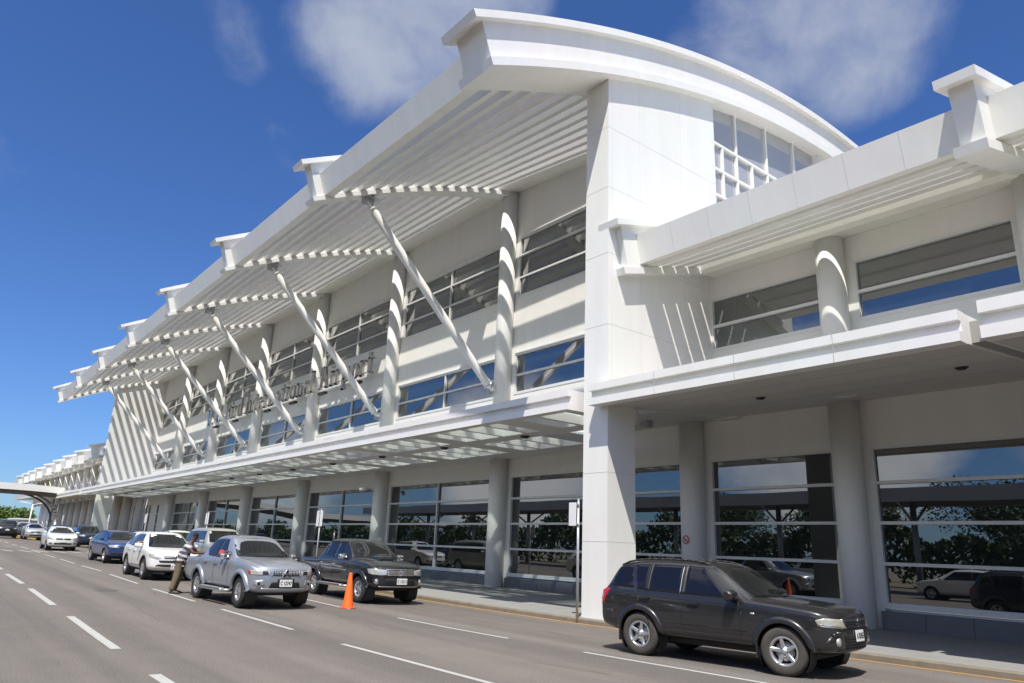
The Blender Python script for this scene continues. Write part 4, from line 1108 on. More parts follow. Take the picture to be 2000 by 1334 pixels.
        for i in range(ns):
            a = 2*PI*i/ns+PI/2; da = {5:.20,6:.17,7:.15,10:.085}[ns]; P = []
            for (r_, k, dy) in ((.055, da*2.4, .012),(rim_r-.018, da, 0.0)):
                pass
            def pp(r_, t, y): return (r_*math.cos(t), y, r_*math.sin(t))
            hi_, ho = .05, rim_r-.015; ki, ko = .034/.05, da*rim_r/ho
            ring = []
            for tt in range(6):
                q = tt/5; r_ = hi_+(ho-hi_)*q; hw = .036+(da*rim_r*.62-.036)*q if ns < 8 else .017+.004*q
                k = hw/max(r_, .04); y_f = fy+.012*math.sin(q*PI)-.018*q; y_b = y_f+.045
                ring.append([pp(r_,a-k,y_f+.007),pp(r_,a-k*.6,y_f),pp(r_,a+k*.6,y_f),pp(r_,a+k,y_f+.007),pp(r_,a+k*.8,y_b),pp(r_,a-k*.8,y_b)])
            rb.sweep(ring)
        rb.lathe([(0,fy-.012),(.03,fy-.012),(.036,fy-.004),(.075,fy+.006),(.082,fy+.05)], 24, 'y')
        r_o = rb.build('rim', rim_m, t_o)
        nb = MB()
        for i in range(5): a = 2*PI*i/5+PI/2+PI/5; nb.tube((.055*math.cos(a),fy+.02,.055*math.sin(a)),(.055*math.cos(a),fy-.004,.055*math.sin(a)),.011,n=8)
        nb.build('wheel_nut', M['blackplastic'], t_o)
        db = MB(); db.lathe([(0,-w_*.1),(rim_r*.98,-w_*.1),(rim_r*.98,-w_*.02),(0,-w_*.02)], 32, 'y'); db.build('brake_backing', M['dark'], t_o)
        db = MB(); db.lathe([(.05,-w_*.28),(rim_r*.68,-w_*.28),(rim_r*.68,-w_*.12),(.05,-w_*.12)], 32, 'y'); db.build('brake_disc', M['steel'], t_o)
        first = True
        for k, ax in enumerate(s.axles):
            for sg in (-1, 1):
                o = t_o if first else copy_tree(t_o, s.root); first = False
                o.location = (ax, sg*(s.W-.022-w_), s.tr); o.rotation_euler = (0, R(23*k+11*sg), (s.steer if k == 0 else 0)+(PI if sg > 0 else 0))
    def mirrors(s, u, z, m, size=(.13,.20,.16), both=True, arm=M['blackplastic']):
        x = s.X(u)
        for sg in ((-1, 1) if both else (-1,)):
            y = s.y_at(x, z, sg); l, w_, h = size; y0 = y+sg*.055
            mb = MB(); rg = []
            for q, k in ((0,.78),(.18,.97),(.55,1.0),(.85,.86),(1,.62)):
                yy = y0+sg*w_*q; rg.append([(x-l*.38,yy,z-h*.5*k+h*.05),(x+l*.25*k,yy,z-h*.5*k+h*.05),(x+l*.62*k,yy,z-h*.2*k),(x+l*.62*k,yy,z+h*.25*k),(x+l*.2*k,yy,z+h*.5*k),(x-l*.38,yy,z+h*.5*k)])
            mb.sweep(rg); o = mb.build('mirror', m, s.root, bevel=.012)
            a = MB(); a.hexa([(x-.03,y-sg*.03,z-h*.45),(x+.06,y-sg*.03,z-h*.45),(x+.05,y0+sg*.03,z-h*.4),(x-.02,y0+sg*.03,z-h*.4),(x-.02,y-sg*.03,z-h*.2),(x+.05,y-sg*.03,z-h*.2),(x+.04,y0+sg*.03,z-h*.15),(x-.01,y0+sg*.03,z-h*.15)]); a.build('mirror_arm', arm, o)
    def handles(s, uz, m, both=True):
        for u, z in uz:
            for sg in ((-1, 1) if both else (-1,)):
                x = s.X(u); y = s.y_at(x, z, sg); mb = MB()
                mb.box(x-.10, x+.10, y+sg*.022, y+sg*.042, z-.014, z+.016); mb.box(x-.10,x-.075,y-sg*.01,y+sg*.022,z-.012,z+.014); mb.box(x+.075,x+.10,y-sg*.01,y+sg*.022,z-.012,z+.014)
                mb.build('door_handle', m, s.root, bevel=.006)
    def plate(s, z, txt=None, y=0, w_=.33, h=.165, rear=False, tilt=0):
        x = s.x_front(y, z)+.016
        mb = MB(); mb.box(-.006, .006, -w_/2, w_/2, -h/2, h/2); o = mb.build('number_plate', M['plate'], s.root, bevel=.004); o.location = (x, y, z); o.rotation_euler = (0, R(tilt), 0)
        if txt:
            cd = bpy.data.curves.new('t', 'FONT'); cd.body = txt; cd.size = h*.72; cd.align_x = 'CENTER'; cd.align_y = 'CENTER'; cd.extrude = .002; cd.offset = .002; cd.resolution_u = 3
            t = bpy.data.objects.new('t', cd); COL.objects.link(t); dg = bpy.context.evaluated_depsgraph_get(); dg.update()
            me = bpy.data.meshes.new_from_object(t.evaluated_get(dg)); bpy.data.objects.remove(t); bpy.data.curves.remove(cd)
            k = min(1.0, w_*.9/max(.01, max(v.co.x for v in me.vertices)-min(v.co.x for v in me.vertices)))
            me.transform(Matrix(((0,0,1,.0075),(k,0,0,0),(0,1,0,-.004),(0,0,0,1)))); me.materials.clear(); link('plate_number', me, M['ink'], o)
        return o
    def rails(s, u0, u1, y, m, r=.02, h=.05):
        for sg in (-1, 1):
            mb = MB(); pts = []
            for i in range(13):
                t = i/12; x = s.X(u0+(u1-u0)*t); z = s.z_at(x, sg*y); e = min(1, min(t, 1-t)*8); pts.append((x, sg*y, z+h*e+.003))
            mb.path(pts, r, 8); mb.build('roof_rail', m, s.root)
    def wipers(s, base_u, z0, spans):
        for y0, y1, dz in spans:
            mb = MB(); pts = []
            for i in range(6):
                t = i/5; y = y0+(y1-y0)*t; z = z0+dz*t; x = s.x_front(y, z); pts.append((x+.018, y, z))
            mb.path(pts, .009, 6); mb.build('wiper', M['blackplastic'], s.root)
    def step_bar(s, u0, u1, z, m, r=.04, out=.10):
        for sg in (-1, 1):
            y = sg*(s.W-.03+out); mb = MB(); mb.path([(s.X(u0), sg*(s.W-.12), z), (s.X(u0+.12), y, z), (s.X(u1-.12), y, z), (s.X(u1), sg*(s.W-.12), z)], r, 10)
            mb.box(s.X(u1-.2), s.X(u0+.2), y-sg*.09, y+sg*.05, z+r*.8, z+r+.012); mb.build('side_step', m, s.root)
    def underside(s, zb=.22):
        mb = MB(); mb.box(s.X(s.L-.5), s.X(.5), -s.W*.62, s.W*.62, zb, zb+.22)
        for ax in s.axles: mb.tube((ax,-s.W*.85,s.tr),(ax,s.W*.85,s.tr),.06,n=10)
        mb.build('chassis', M['dark'], s.root)
    def shield(s, u0, z): pass
def glasshouse(c, screen, sides, pillar_poly=None, rear=None, glass=None, mat_side=None):
    glass = glass or M['carglass']
    c.front(screen, glass, 'windscreen', r=.05, off=.004)
    for poly, r in sides: c.side(poly, mat_side or glass, 'side_window', r=r, off=.005)
    if rear: c.front(rear, glass, 'rear_window', r=.05, rear=True)

# ---- dark grey sport utility car in the right foreground
SUV = [(0,0.46,0.78,0.9,0.58,0.5),(0.05,0.4,0.88,0.985,0.76,0.62),(0.2,0.34,0.96,1.035,0.865,0.7),(0.55,0.33,0.995,1.07,0.895,0.76),(1,0.33,1.025,1.10,0.905,0.78),(1.3,0.33,1.04,1.115,0.905,0.775),(1.4,0.33,1.045,1.15,0.905,0.76),(1.98,0.33,1.055,1.565,0.905,0.68),(2.16,0.33,1.06,1.635,0.905,0.66),(2.8,0.33,1.075,1.665,0.91,0.655),(3.5,0.33,1.095,1.65,0.91,0.645),(3.98,0.34,1.1,1.605,0.9,0.63),(4.14,0.36,1.1,1.53,0.885,0.655),(4.34,0.4,1.085,1.17,0.86,0.72),(4.43,0.42,1.06,1.1,0.84,0.7),(4.47,0.46,0.98,1.02,0.8,0.66)]
rz = R(7.9)
px_, py_ = -8.09, 10.83
s1 = Car('sport_utility_car', 'dark grey sport utility car with dusty tyres in the right foreground', 'car', SUV, 4.47, 2.64, .87, (.362,.235), P_['charcoal'],
         (px_-math.sin(rz)*.90*1, py_+math.cos(rz)*.90, 0), rz, (1,1,1), R(7), .425)
c = s1
glasshouse(c, [(-.74,1.125),(.74,1.125),(.62,1.585),(-.62,1.585)], [([(1.78,1.085),(2.58,1.10),(2.58,1.565),(2.27,1.565)],.03), ([(2.67,1.10),(3.30,1.115),(3.30,1.565),(2.67,1.567)],.03), ([(3.37,1.12),(3.56,1.125),(3.68,1.545),(3.37,1.56)],.02), ([(3.62,1.14),(4.18,1.16),(4.06,1.47),(3.98,1.525),(3.73,1.54)],.05)],
           rear=[(-.6,1.17),(.6,1.17),(.52,1.50),(-.52,1.50)], mat_side=M['cartint'])
c.side([(2.585,1.095),(2.665,1.098),(2.665,1.575),(2.585,1.573)], M['blackplastic'], 'door_pillar', off=.003)
c.side([(3.305,1.11),(3.365,1.112),(3.365,1.565),(3.305,1.57)], M['blackplastic'], 'door_pillar', off=.003)
for u in (2.583, 2.672, 3.308, 3.366): c.side([(u-.005,1.10),(u+.005,1.10),(u+.005,1.55),(u-.005,1.55)], M['steel'] if u == 2.672 else M['rubber'], 'window_strip', off=.007, skirt=.01)
c.seam([(1.56,.42),(1.53,.9),(1.60,1.06)]); c.seam([(2.62,.42),(2.625,1.08)]); c.seam([(3.30,.42),(3.30,.62),(3.42,.85),(3.58,1.0),(3.60,1.12)]); c.seam([(1.62,.425),(3.1,.425)]); c.seam([(.24,.74),(.52,.725)]); c.seam([(4.05,.76),(4.3,.76)])
c.side([(1.42,.585),(3.02,.60),(3.02,.625),(1.42,.61)], M['alloy'], 'sill_line', off=.002, skirt=.01) if False else None
c.seam([(1.45,.60),(2.2,.61),(3.1,.62)], .012)
c.top_seam([(1.28,.70),(.62,.60),(.20,.52)]); c.top_seam([(1.28,-.70),(.62,-.60),(.20,-.52)]); c.top_seam([(.20,.52),(.12,.25),(.11,0),(.12,-.25),(.20,-.52)])
c.flares(s1.paint, .085, .022)
c.corner([(.34,-.86,.865),(.30,-.84,.775),(.05,-.52,.745),(.03,-.46,.80),(.07,-.52,.885),(.22,-.78,.90)], 38, M['lensdull'], 'headlight', .02, off=.006)
c.corner([(.30,-.84,.80),(.06,-.55,.765),(.06,-.55,.78),(.30,-.84,.815)], 38, M['chrome'], 'headlight_trim', off=.008)
c.front([(-.43,.76),(.43,.76),(.50,.885),(-.50,.885)], M['blackplastic'], 'grille', .03, off=.008)
for z in (.79,.82,.85): c.front([(-.44,z-.007),(.44,z-.007),(.45,z+.007),(-.45,z+.007)], M['dark'], 'grille_bar', off=.014)
c.front([(.44,.755),(.475,.76),(.53,.885),(.50,.89)], M['chrome'], 'grille_trim', off=.012, mirror=True)
mb = MB(); S_ = [(-.045,.03),(0,.07),(.05,.035),(.02,.012),(.0,.03),(-.012,.02),(.05,-.03),(0,-.07),(-.05,-.035),(-.02,-.012),(0,-.03),(.012,-.02)]
mb.extr([(a*.9,b*.8) for a,b in S_], 'x', -.006, .008); em = mb.build('emblem', M['chrome'], c.root); em.location = (c.x_front(0,.825)+.012, 0, .825)
c.front([(-.46,.46),(.46,.46),(.50,.66),(-.50,.66)], M['dark'], 'lower_intake', .05, off=.004)
for z in (.49,.53,.57,.61): c.front([(-.45,z-.006),(.45,z-.006),(.46,z+.006),(-.46,z+.006)], M['blackplastic'], 'intake_bar', off=.009)
for sg in (-1,1):
    mb = MB(); pts = [(.80,.42),(.74,.64),(.70,.685),(.50,.69)]
    mb.path([(c.x_front(sg*y,z)+.02, sg*y, z) for y,z in pts], .028, 10); mb.build('bumper_guard', c.paint, c.root)
    y,z = sg*.62,.56; x = c.x_front(y,z); mb = MB(); mb.lathe([(0,.012),(.05,.010),(.062,.0),(.066,-.03)], 20, 'x', (x+.006,y,z)); mb.build('fog_lamp', M['lens'], c.root)
c.front([(-.62,.42),(.62,.42),(.60,.455),(-.60,.455)], M['blackplastic'], 'bumper_lip', off=.010)
c.plate(.635, 'A 02455', y=.02, tilt=-4)
c.corner([(4.40,-.70,1.10),(4.30,-.85,1.10),(4.16,-.88,1.17),(4.34,-.86,.82),(4.45,-.74,.80)], 45, M['red'], 'tail_light', off=.012, rear=True)
c.corner([(4.45,-.70,.98),(4.36,-.86,.98),(4.37,-.86,.90),(4.46,-.72,.90)], 45, M['lens'], 'tail_lamp_lens', off=.016, rear=True)
c.side([(4.02,.40),(4.40,.44),(4.44,.74),(4.10,.74)], M['blackplastic'], 'rear_bumper', off=.003)
c.mirrors(1.66, 1.135, c.paint, (.17,.24,.19))
c.handles([(2.40,.955),(3.38,.985)], c.paint); c.rails(2.2,4.05,.60,M['blackplastic'],.017,.035)
c.side([(1.30,.865),(1.37,.868),(1.37,.895),(1.30,.892)], M['lens'], 'side_repeater', .012, off=.010)
c.wipers(1.4,1.13,((-.30,.28,.035),(.20,.66,.04)))
mb = MB(); x = c.X(3.75); z = c.z_at(x,.38); mb.tube((x,.38,z),(x-.12,.38,z+.18),.008,.005,6); mb.build('aerial', M['blackplastic'], c.root)
mb = MB(); mb.box(-.10,.10,-.004,.004,-.0,.0+.09); 
c.front([(.34,1.42),(.50,1.42),(.50,1.50),(.34,1.50)], M['sticker'] if 'sticker' in M else M['signplate'], 'sun_strip_card', off=.006) if False else None
c.underside(.26); c.wheels(.215, 'five', M['dustyrubber'], M['alloy'])
# mud flaps
for sg in (-1,1):
    for ax in c.axles: mb = MB(); mb.box(ax-c.ra-.01, ax-c.ra+.012, sg*(c.W-.20), sg*(c.W-.02), .22, .50); mb.build('mud_flap', M['steel'] if False else M['blackplastic'], c.root)

# ---- pickups
def pickup(label, paint, loc, rz, scale, st, L_, WB, FO, tyre, k, steer=0, ra=.44):
    c = Car('pickup_truck', label, 'pickup truck', st, L_, WB, FO, tyre, paint, loc, rz, scale, steer, ra, (.20,.03), arch_y=.36)
    return c
L2 = [(0,0.5,0.8,0.88,0.56,0.44),(0.05,0.4,0.92,1,0.78,0.62),(0.22,0.36,1,1.055,0.86,0.7),(0.6,0.36,1.055,1.115,0.885,0.75),(1.05,0.37,1.09,1.16,0.89,0.77),(1.38,0.38,1.105,1.185,0.89,0.765),(1.5,0.38,1.11,1.225,0.89,0.75),(2.18,0.38,1.115,1.655,0.89,0.645),(2.36,0.38,1.12,1.71,0.89,0.62),(2.95,0.38,1.13,1.735,0.89,0.61),(3.35,0.38,1.13,1.69,0.89,0.605),(3.58,0.38,1.13,1.58,0.89,0.625),(3.74,0.38,1.12,1.28,0.89,0.722),(3.86,0.38,1.1,1.13,0.89,0.8),(4.3,0.4,1.1,1.12,0.89,0.8),(4.88,0.44,1.1,1.115,0.885,0.8),(4.98,0.48,1.05,1.08,0.87,0.78),(5,0.55,0.98,1.02,0.85,0.76)]
rz = R(2.4)
cL = pickup('silver double-cab pickup with chrome mirrors standing in the lane beside the orange cone', P_['silver'], (-20.80, 7.66, G(-20.8,7.4)), rz, (1.0,1,1.01), L2, 5.0, 3.0, .84, (.375,.25), 0, R(-3), .445)
c = cL
glasshouse(c, [(-.74,1.195),(.74,1.195),(.60,1.67),(-.60,1.67)], [([(1.92,1.14),(2.62,1.145),(2.62,1.63),(2.38,1.62)],.05), ([(2.69,1.15),(3.28,1.17),(3.50,1.34),(3.40,1.58),(3.2,1.62),(2.69,1.635)],.10)])
c.side([(2.62,1.145),(2.69,1.146),(2.69,1.64),(2.62,1.64)], M['blackplastic'], 'door_pillar', off=.003)
c.seam([(1.62,.42),(1.60,1.10)]); c.seam([(2.66,.42),(2.66,1.12)]); c.seam([(3.42,.50),(3.56,.95),(3.62,1.15)]); c.seam([(3.80,.95),(3.80,1.10)])
c.flares(c.paint, .10, .05); c.top_seam([(1.42,.70),(.5,.62),(.18,.5)]); c.top_seam([(1.42,-.70),(.5,-.62),(.18,-.5)])
c.corner([(.40,-.86,.905),(.34,-.85,.82),(.10,-.66,.79),(.06,-.42,.80),(.05,-.40,.885),(.14,-.62,.925)], 34, M['lens'], 'headlight', .02, off=.006)
c.corner([(.42,-.86,.90),(.36,-.85,.83),(.28,-.82,.82),(.31,-.83,.905)], 45, M['red'], 'turn_signal', .01, off=.008)
c.corner([(.10,-.60,.90),(.09,-.60,.81),(.06,-.45,.815),(.07,-.47,.895)], 25, M['dark'], 'headlight_bezel', .02, off=.0085)
c.front([(-.38,.79),(.38,.79),(.35,.90),(-.35,.90)], M['blackplastic'], 'grille', .02, off=.007)
for i in range(17):
    y = -.34+.0425*i; c.front([(y-.006,.80),(y+.006,.80),(y+.006,.89),(y-.006,.89)], M['steel'], 'grille_bar', off=.014, skirt=.012)
c.front([(.36,.785),(.395,.785),(.36,.905),(.335,.905)], M['chrome'], 'grille_trim', off=.015, mirror=True)
mb = MB(); e = .075
for cx_, cz_ in ((0,.075),(-.065,-.037),(.065,-.037)):
    dx, dz = (0,1) if cx_ == 0 else ((-.866,-.5) if cx_ < 0 else (.866,-.5)); nx, nz = -dz, dx
    mb.extr([(dx*.13,dz*.13),(dx*.065+nx*.038,dz*.065+nz*.038),(0,0),(dx*.065-nx*.038,dz*.065-nz*.038)], 'x', -.004, .012)
em = mb.build('emblem', M['chrome'], c.root); em.location = (c.x_front(0,.83)+.016, 0, .83)
c.front([(-.12,.74),(.12,.74),(.10,.85),(0,.93),(-.10,.85)], c.paint, 'grille_centre', .02, off=.012)
c.front([(-.42,.50),(.42,.50),(.36,.64),(-.36,.64)], M['dark'], 'lower_intake', .03, off=.006)
c.front([(-.22,.64),(.22,.64),(.22,.72),(-.22,.72)], M['blackplastic'], 'plate_holder', .01, off=.010)
c.front([(-.60,.46),(.60,.46),(.58,.495),(-.58,.495)], M['alloy'], 'bumper_lip', off=.012)
for sg in (-1,1):
    y,z = sg*.66,.60; x = c.x_front(y,z)
    c.front([(sg*.52,.55),(sg*.78,.57),(sg*.78,.66),(sg*.56,.69)], c.paint, 'fog_lamp_surround', .03, off=.012)
    mb = MB(); mb.lathe([(0,.014),(.045,.012),(.06,.020),(.066,.0),(.07,-.03)], 20, 'x', (x+.012,y,z)); mb.build('fog_lamp', M['lens'], c.root)
    mb = MB(); mb.lathe([(0,.018),(.04,.016),(.042,0)], 16, 'x', (x+.012,y,z)); mb.build('fog_lamp_lens', M['dark'], c.root)
c.plate(.615, 'C 12747', y=0, w_=.33, h=.17)
c.mirrors(1.80, 1.19, M['chrome'], (.16,.22,.17)); c.handles([(2.52,1.0),(3.30,1.02)], c.paint); c.step_bar(1.55,3.35,.36,M['steel'])
c.side([(1.42,.905),(1.48,.907),(1.48,.93),(1.42,.928)], M['amber'], 'side_repeater', .008, off=.008)
c.wipers(1.5,1.215,((-.35,.20,.03),(.12,.64,.04)))
c.top([(2.62,-.34),(3.18,-.34),(3.18,.34),(2.62,.34)], M['carglass'], 'sunroof', .004)
c.top([(3.92,-.74),(4.85,-.74),(4.85,.74),(3.92,.74)], M['dark'], 'load_bed', .004)
c.underside(.30); c.wheels(.215, 'seven', M['rubber'], M['alloy'])

HX = [(0,0.55,0.86,0.93,0.56,0.46),(0.05,0.46,0.98,1.06,0.79,0.64),(0.22,0.42,1.05,1.11,0.88,0.72),(0.6,0.42,1.11,1.175,0.905,0.76),(1.1,0.43,1.145,1.215,0.91,0.78),(1.42,0.44,1.165,1.24,0.91,0.77),(1.54,0.44,1.17,1.285,0.91,0.75),(2.2,0.44,1.175,1.735,0.91,0.665),(2.38,0.44,1.18,1.795,0.91,0.645),(3,0.44,1.19,1.815,0.91,0.64),(3.48,0.44,1.19,1.79,0.91,0.635),(3.62,0.44,1.19,1.7,0.91,0.65),(3.74,0.44,1.18,1.3,0.91,0.765),(3.82,0.44,1.16,1.2,0.91,0.8),(4.3,0.46,1.16,1.185,0.91,0.82),(5.12,0.48,1.16,1.18,0.905,0.82),(5.23,0.52,1.1,1.14,0.89,0.8),(5.26,0.58,1.04,1.08,0.87,0.78)]
rz = R(-1.5)
cH = pickup('black double-cab pickup with a bonnet scoop parked at the kerb behind the orange cone', P_['black'], (-21.78, 11.60, G(-21.7,11.4)), rz, (1.05,1,.99), HX, 5.26, 3.085, .90, (.385,.265), 0, 0, .46)
c = cH
glasshouse(c, [(-.74,1.255),(.74,1.255),(.625,1.75),(-.625,1.75)], [([(1.98,1.215),(2.64,1.225),(2.64,1.71),(2.36,1.705)],.04), ([(2.72,1.225),(3.32,1.235),(3.34,1.70),(2.72,1.712)],.04), ([(3.38,1.25),(3.50,1.255),(3.46,1.68),(3.40,1.69)],.02)], mat_side=M['cartint'])
c.side([(2.64,1.22),(2.72,1.222),(2.72,1.72),(2.64,1.72)], M['blackplastic'], 'door_pillar', off=.003)
for q in ([(1.98,1.71),(2.36,1.735),(2.66,1.745),(2.66,1.70),(2.36,1.69)],[(2.70,1.70),(3.40,1.69),(3.40,1.735),(2.70,1.745)]): c.side(q, M['blackplastic'], 'wind_deflector', off=.016)
c.seam([(1.66,.50),(1.64,1.16)]); c.seam([(2.68,.50),(2.68,1.18)]); c.seam([(3.56,.50),(3.60,1.2)]); c.seam([(3.80,.55),(3.80,1.14)])
c.side([(1.75,.86),(3.45,.90),(3.45,.925),(1.75,.885)], M['alloy'], 'side_moulding', off=.006, skirt=.01)
c.flares(c.paint, .09, .05); c.top_seam([(1.45,.72),(.5,.64),(.18,.52)]); c.top_seam([(1.45,-.72),(.5,-.64),(.18,-.52)])
x = c.X(1.12); z = c.z_at(x,0); mb = MB(); mb.hexa([(x-.26,-.30,z-.02),(x+.20,-.26,z-.04),(x+.20,.26,z-.04),(x-.26,.30,z-.02),(x-.26,-.27,z+.035),(x+.16,-.24,z+.045),(x+.16,.24,z+.045),(x-.26,.27,z+.035)]); sc = mb.build('bonnet_scoop', c.paint, c.root, bevel=.02)
mb = MB(); mb.box(x+.165,x+.205,-.22,.22,z-.015,z+.03); mb.build('scoop_opening', M['dark'], sc)
c.corner([(.44,-.88,.97),(.36,-.87,.84),(.10,-.62,.80),(.06,-.43,.82),(.05,-.44,.95),(.20,-.74,.985)], 34, M['lens'], 'headlight', .02, off=.007)
c.front([(-.44,.79),(.44,.79),(.47,.95),(-.47,.95)], M['dark'], 'grille', .03, off=.005)
for z in (.815,.852,.889,.926): c.front([(-.43,z-.012),(.43,z-.012),(.44,z+.012),(-.44,z+.012)], M['chrome'], 'grille_bar', off=.016, skirt=.012)
c.front([(-.47,.955),(.47,.955),(.46,.985),(-.46,.985)], M['chrome'], 'grille_trim', off=.014)
mb = MB(); ex = c.x_front(0,.885)+.022
for rx_, rz_, cz_ in ((.075,.052,0),(.026,.048,0),(.052,.02,.026)):
    pts = [(ex, rx_*math.cos(t*PI/8), .885+cz_+rz_*math.sin(t*PI/8)) for t in range(17)]; mb.path(pts, .008, 6)
mb.build('emblem', M['chrome'], c.root)
c.front([(-.50,.52),(.50,.52),(.46,.70),(-.46,.70)], M['dark'], 'lower_intake', .04, off=.006)
c.front([(-.58,.455),(.58,.455),(.64,.505),(-.64,.505)], M['alloy'], 'bumper_bar', .01, off=.03, skirt=.06)
for sg in (-1,1):
    y,z = sg*.70,.63; x = c.x_front(y,z); mb = MB(); mb.lathe([(0,.014),(.05,.012),(.07,.018),(.078,.0),(.08,-.03)], 20, 'x', (x+.004,y,z)); mb.build('fog_lamp', M['chrome'], c.root)
    mb = MB(); mb.lathe([(0,.02),(.045,.016),(.05,0)], 16, 'x', (x+.004,y,z)); mb.build('fog_lamp_lens', M['lens'], c.root)
c.plate(.64, 'C 15513', y=.04, w_=.33, h=.17)
c.mirrors(1.86, 1.27, M['chrome'], (.17,.22,.17)); c.handles([(2.54,1.03),(3.40,1.05)], M['chrome']); c.step_bar(1.65,3.55,.42,M['steel'],.035)
c.wipers(1.54,1.275,((-.35,.20,.03),(.12,.64,.04))); c.top([(3.86,-.76),(5.1,-.76),(5.1,.76),(3.86,.76)], M['dark'], 'load_bed', .004)
c.underside(.36); c.wheels(.22, 'six', M['rubber'], M['chromewheel'])

# ---- white sport utility car behind the silver pickup
CR = [(0,0.44,0.74,0.8,0.56,0.46),(0.05,0.36,0.84,0.9,0.78,0.62),(0.2,0.3,0.93,0.97,0.87,0.72),(0.6,0.29,0.99,1.035,0.9,0.77),(1,0.29,1.03,1.09,0.91,0.78),(1.18,0.29,1.045,1.13,0.91,0.77),(1.9,0.29,1.05,1.55,0.91,0.65),(2.1,0.29,1.06,1.615,0.91,0.625),(2.7,0.29,1.075,1.65,0.91,0.615),(3.4,0.29,1.1,1.62,0.91,0.6),(3.95,0.31,1.12,1.53,0.9,0.59),(4.25,0.34,1.12,1.4,0.88,0.615),(4.45,0.38,1.06,1.14,0.86,0.7),(4.54,0.42,0.98,1.04,0.83,0.68),(4.57,0.46,0.92,0.96,0.8,0.66)]
def glass_arch(c, belt, pts, r=.06): c.side(pts, M['carglass'], 'side_window', r=r, off=.005)
rz = R(-1.5); fx, fy = -29.9, 6.98+.92
cC = Car('sport_utility_car', 'white sport utility car with roof opening, waiting behind the man at the silver pickup', 'car', CR, 4.57, 2.62, .93, (.36,.23), P_['white'], (-31.55, 8.02, G(-31.5,8)), rz, (1.16,1.0,1.03), 0, .42)
c = cC
glasshouse(c, [(-.74,1.09),(.74,1.09),(.575,1.555),(-.575,1.555)], [([(1.66,1.075),(2.48,1.09),(2.48,1.54),(2.12,1.53)],.03), ([(2.55,1.09),(3.28,1.115),(3.28,1.53),(2.55,1.548)],.04), ([(3.34,1.125),(3.95,1.16),(3.78,1.40),(3.34,1.525)],.06)])
c.side([(2.48,1.09),(2.55,1.09),(2.55,1.55),(2.48,1.55)], M['blackplastic'], 'door_pillar', off=.003)
c.seam([(1.46,.40),(1.44,1.04)]); c.seam([(2.52,.40),(2.52,1.07)]); c.seam([(3.28,.42),(3.45,.85),(3.5,1.10)])
c.flares(M['blackplastic'], .05, .012); c.side([(1.40,.30),(3.05,.30),(3.05,.46),(1.40,.46)], M['blackplastic'], 'sill_cladding', off=.006)
c.front([(-.72,.30),(.72,.30),(.68,.48),(.58,.54),(-.58,.54),(-.68,.48)], M['blackplastic'], 'bumper_cladding', off=.006)
c.corner([(.42,-.87,.90),(.34,-.86,.78),(.10,-.60,.70),(.06,-.50,.74),(.16,-.66,.86)], 36, M['lens'], 'headlight', .02, off=.006)
c.front([(-.40,.73),(.40,.73),(.44,.81),(-.44,.81)], M['blackplastic'], 'grille', .02, off=.006); c.front([(-.42,.755),(.42,.755),(.43,.785),(-.43,.785)], M['chrome'], 'grille_bar', off=.012)
c.front([(-.54,.60),(.54,.60),(.60,.67),(-.60,.67)], M['dark'], 'lower_intake', .03, off=.007)
ex = c.x_front(0,.77)+.018; mb = MB(); mb.box(ex-.005,ex+.008,-.05,-.03,-.05,.05).box(ex-.005,ex+.008,.03,.05,-.05,.05).box(ex-.005,ex+.007,-.03,.03,-.01,.01); mb.path([(ex,-.065,-.05),(ex,-.075,.055),(ex,.075,.055),(ex,.065,-.05),(ex,-.065,-.05)],.006,6); em = mb.build('emblem', M['chrome'], c.root); em.location = (0,0,.77)
for sg in (-1,1): y,z = sg*.66,.43; x = c.x_front(y,z); mb = MB(); mb.lathe([(0,.012),(.055,.010),(.065,0),(.07,-.03)],18,'x',(x+.01,y,z)); mb.build('fog_lamp', M['lens'], c.root)
c.plate(.46,'C 4120',w_=.33); c.mirrors(1.52,1.13,c.paint,(.17,.24,.18)); c.handles([(2.36,.95),(3.2,.98)],c.paint); c.wipers(1.2,1.11,((-.35,.2,.03),(.1,.6,.04)))
c.top([(2.35,-.40),(2.95,-.40),(2.95,.40),(2.35,.40)], M['carglass'], 'sunroof', .004); c.underside(.24); c.wheels(.215,'seven',M['rubber'],M['alloy'])

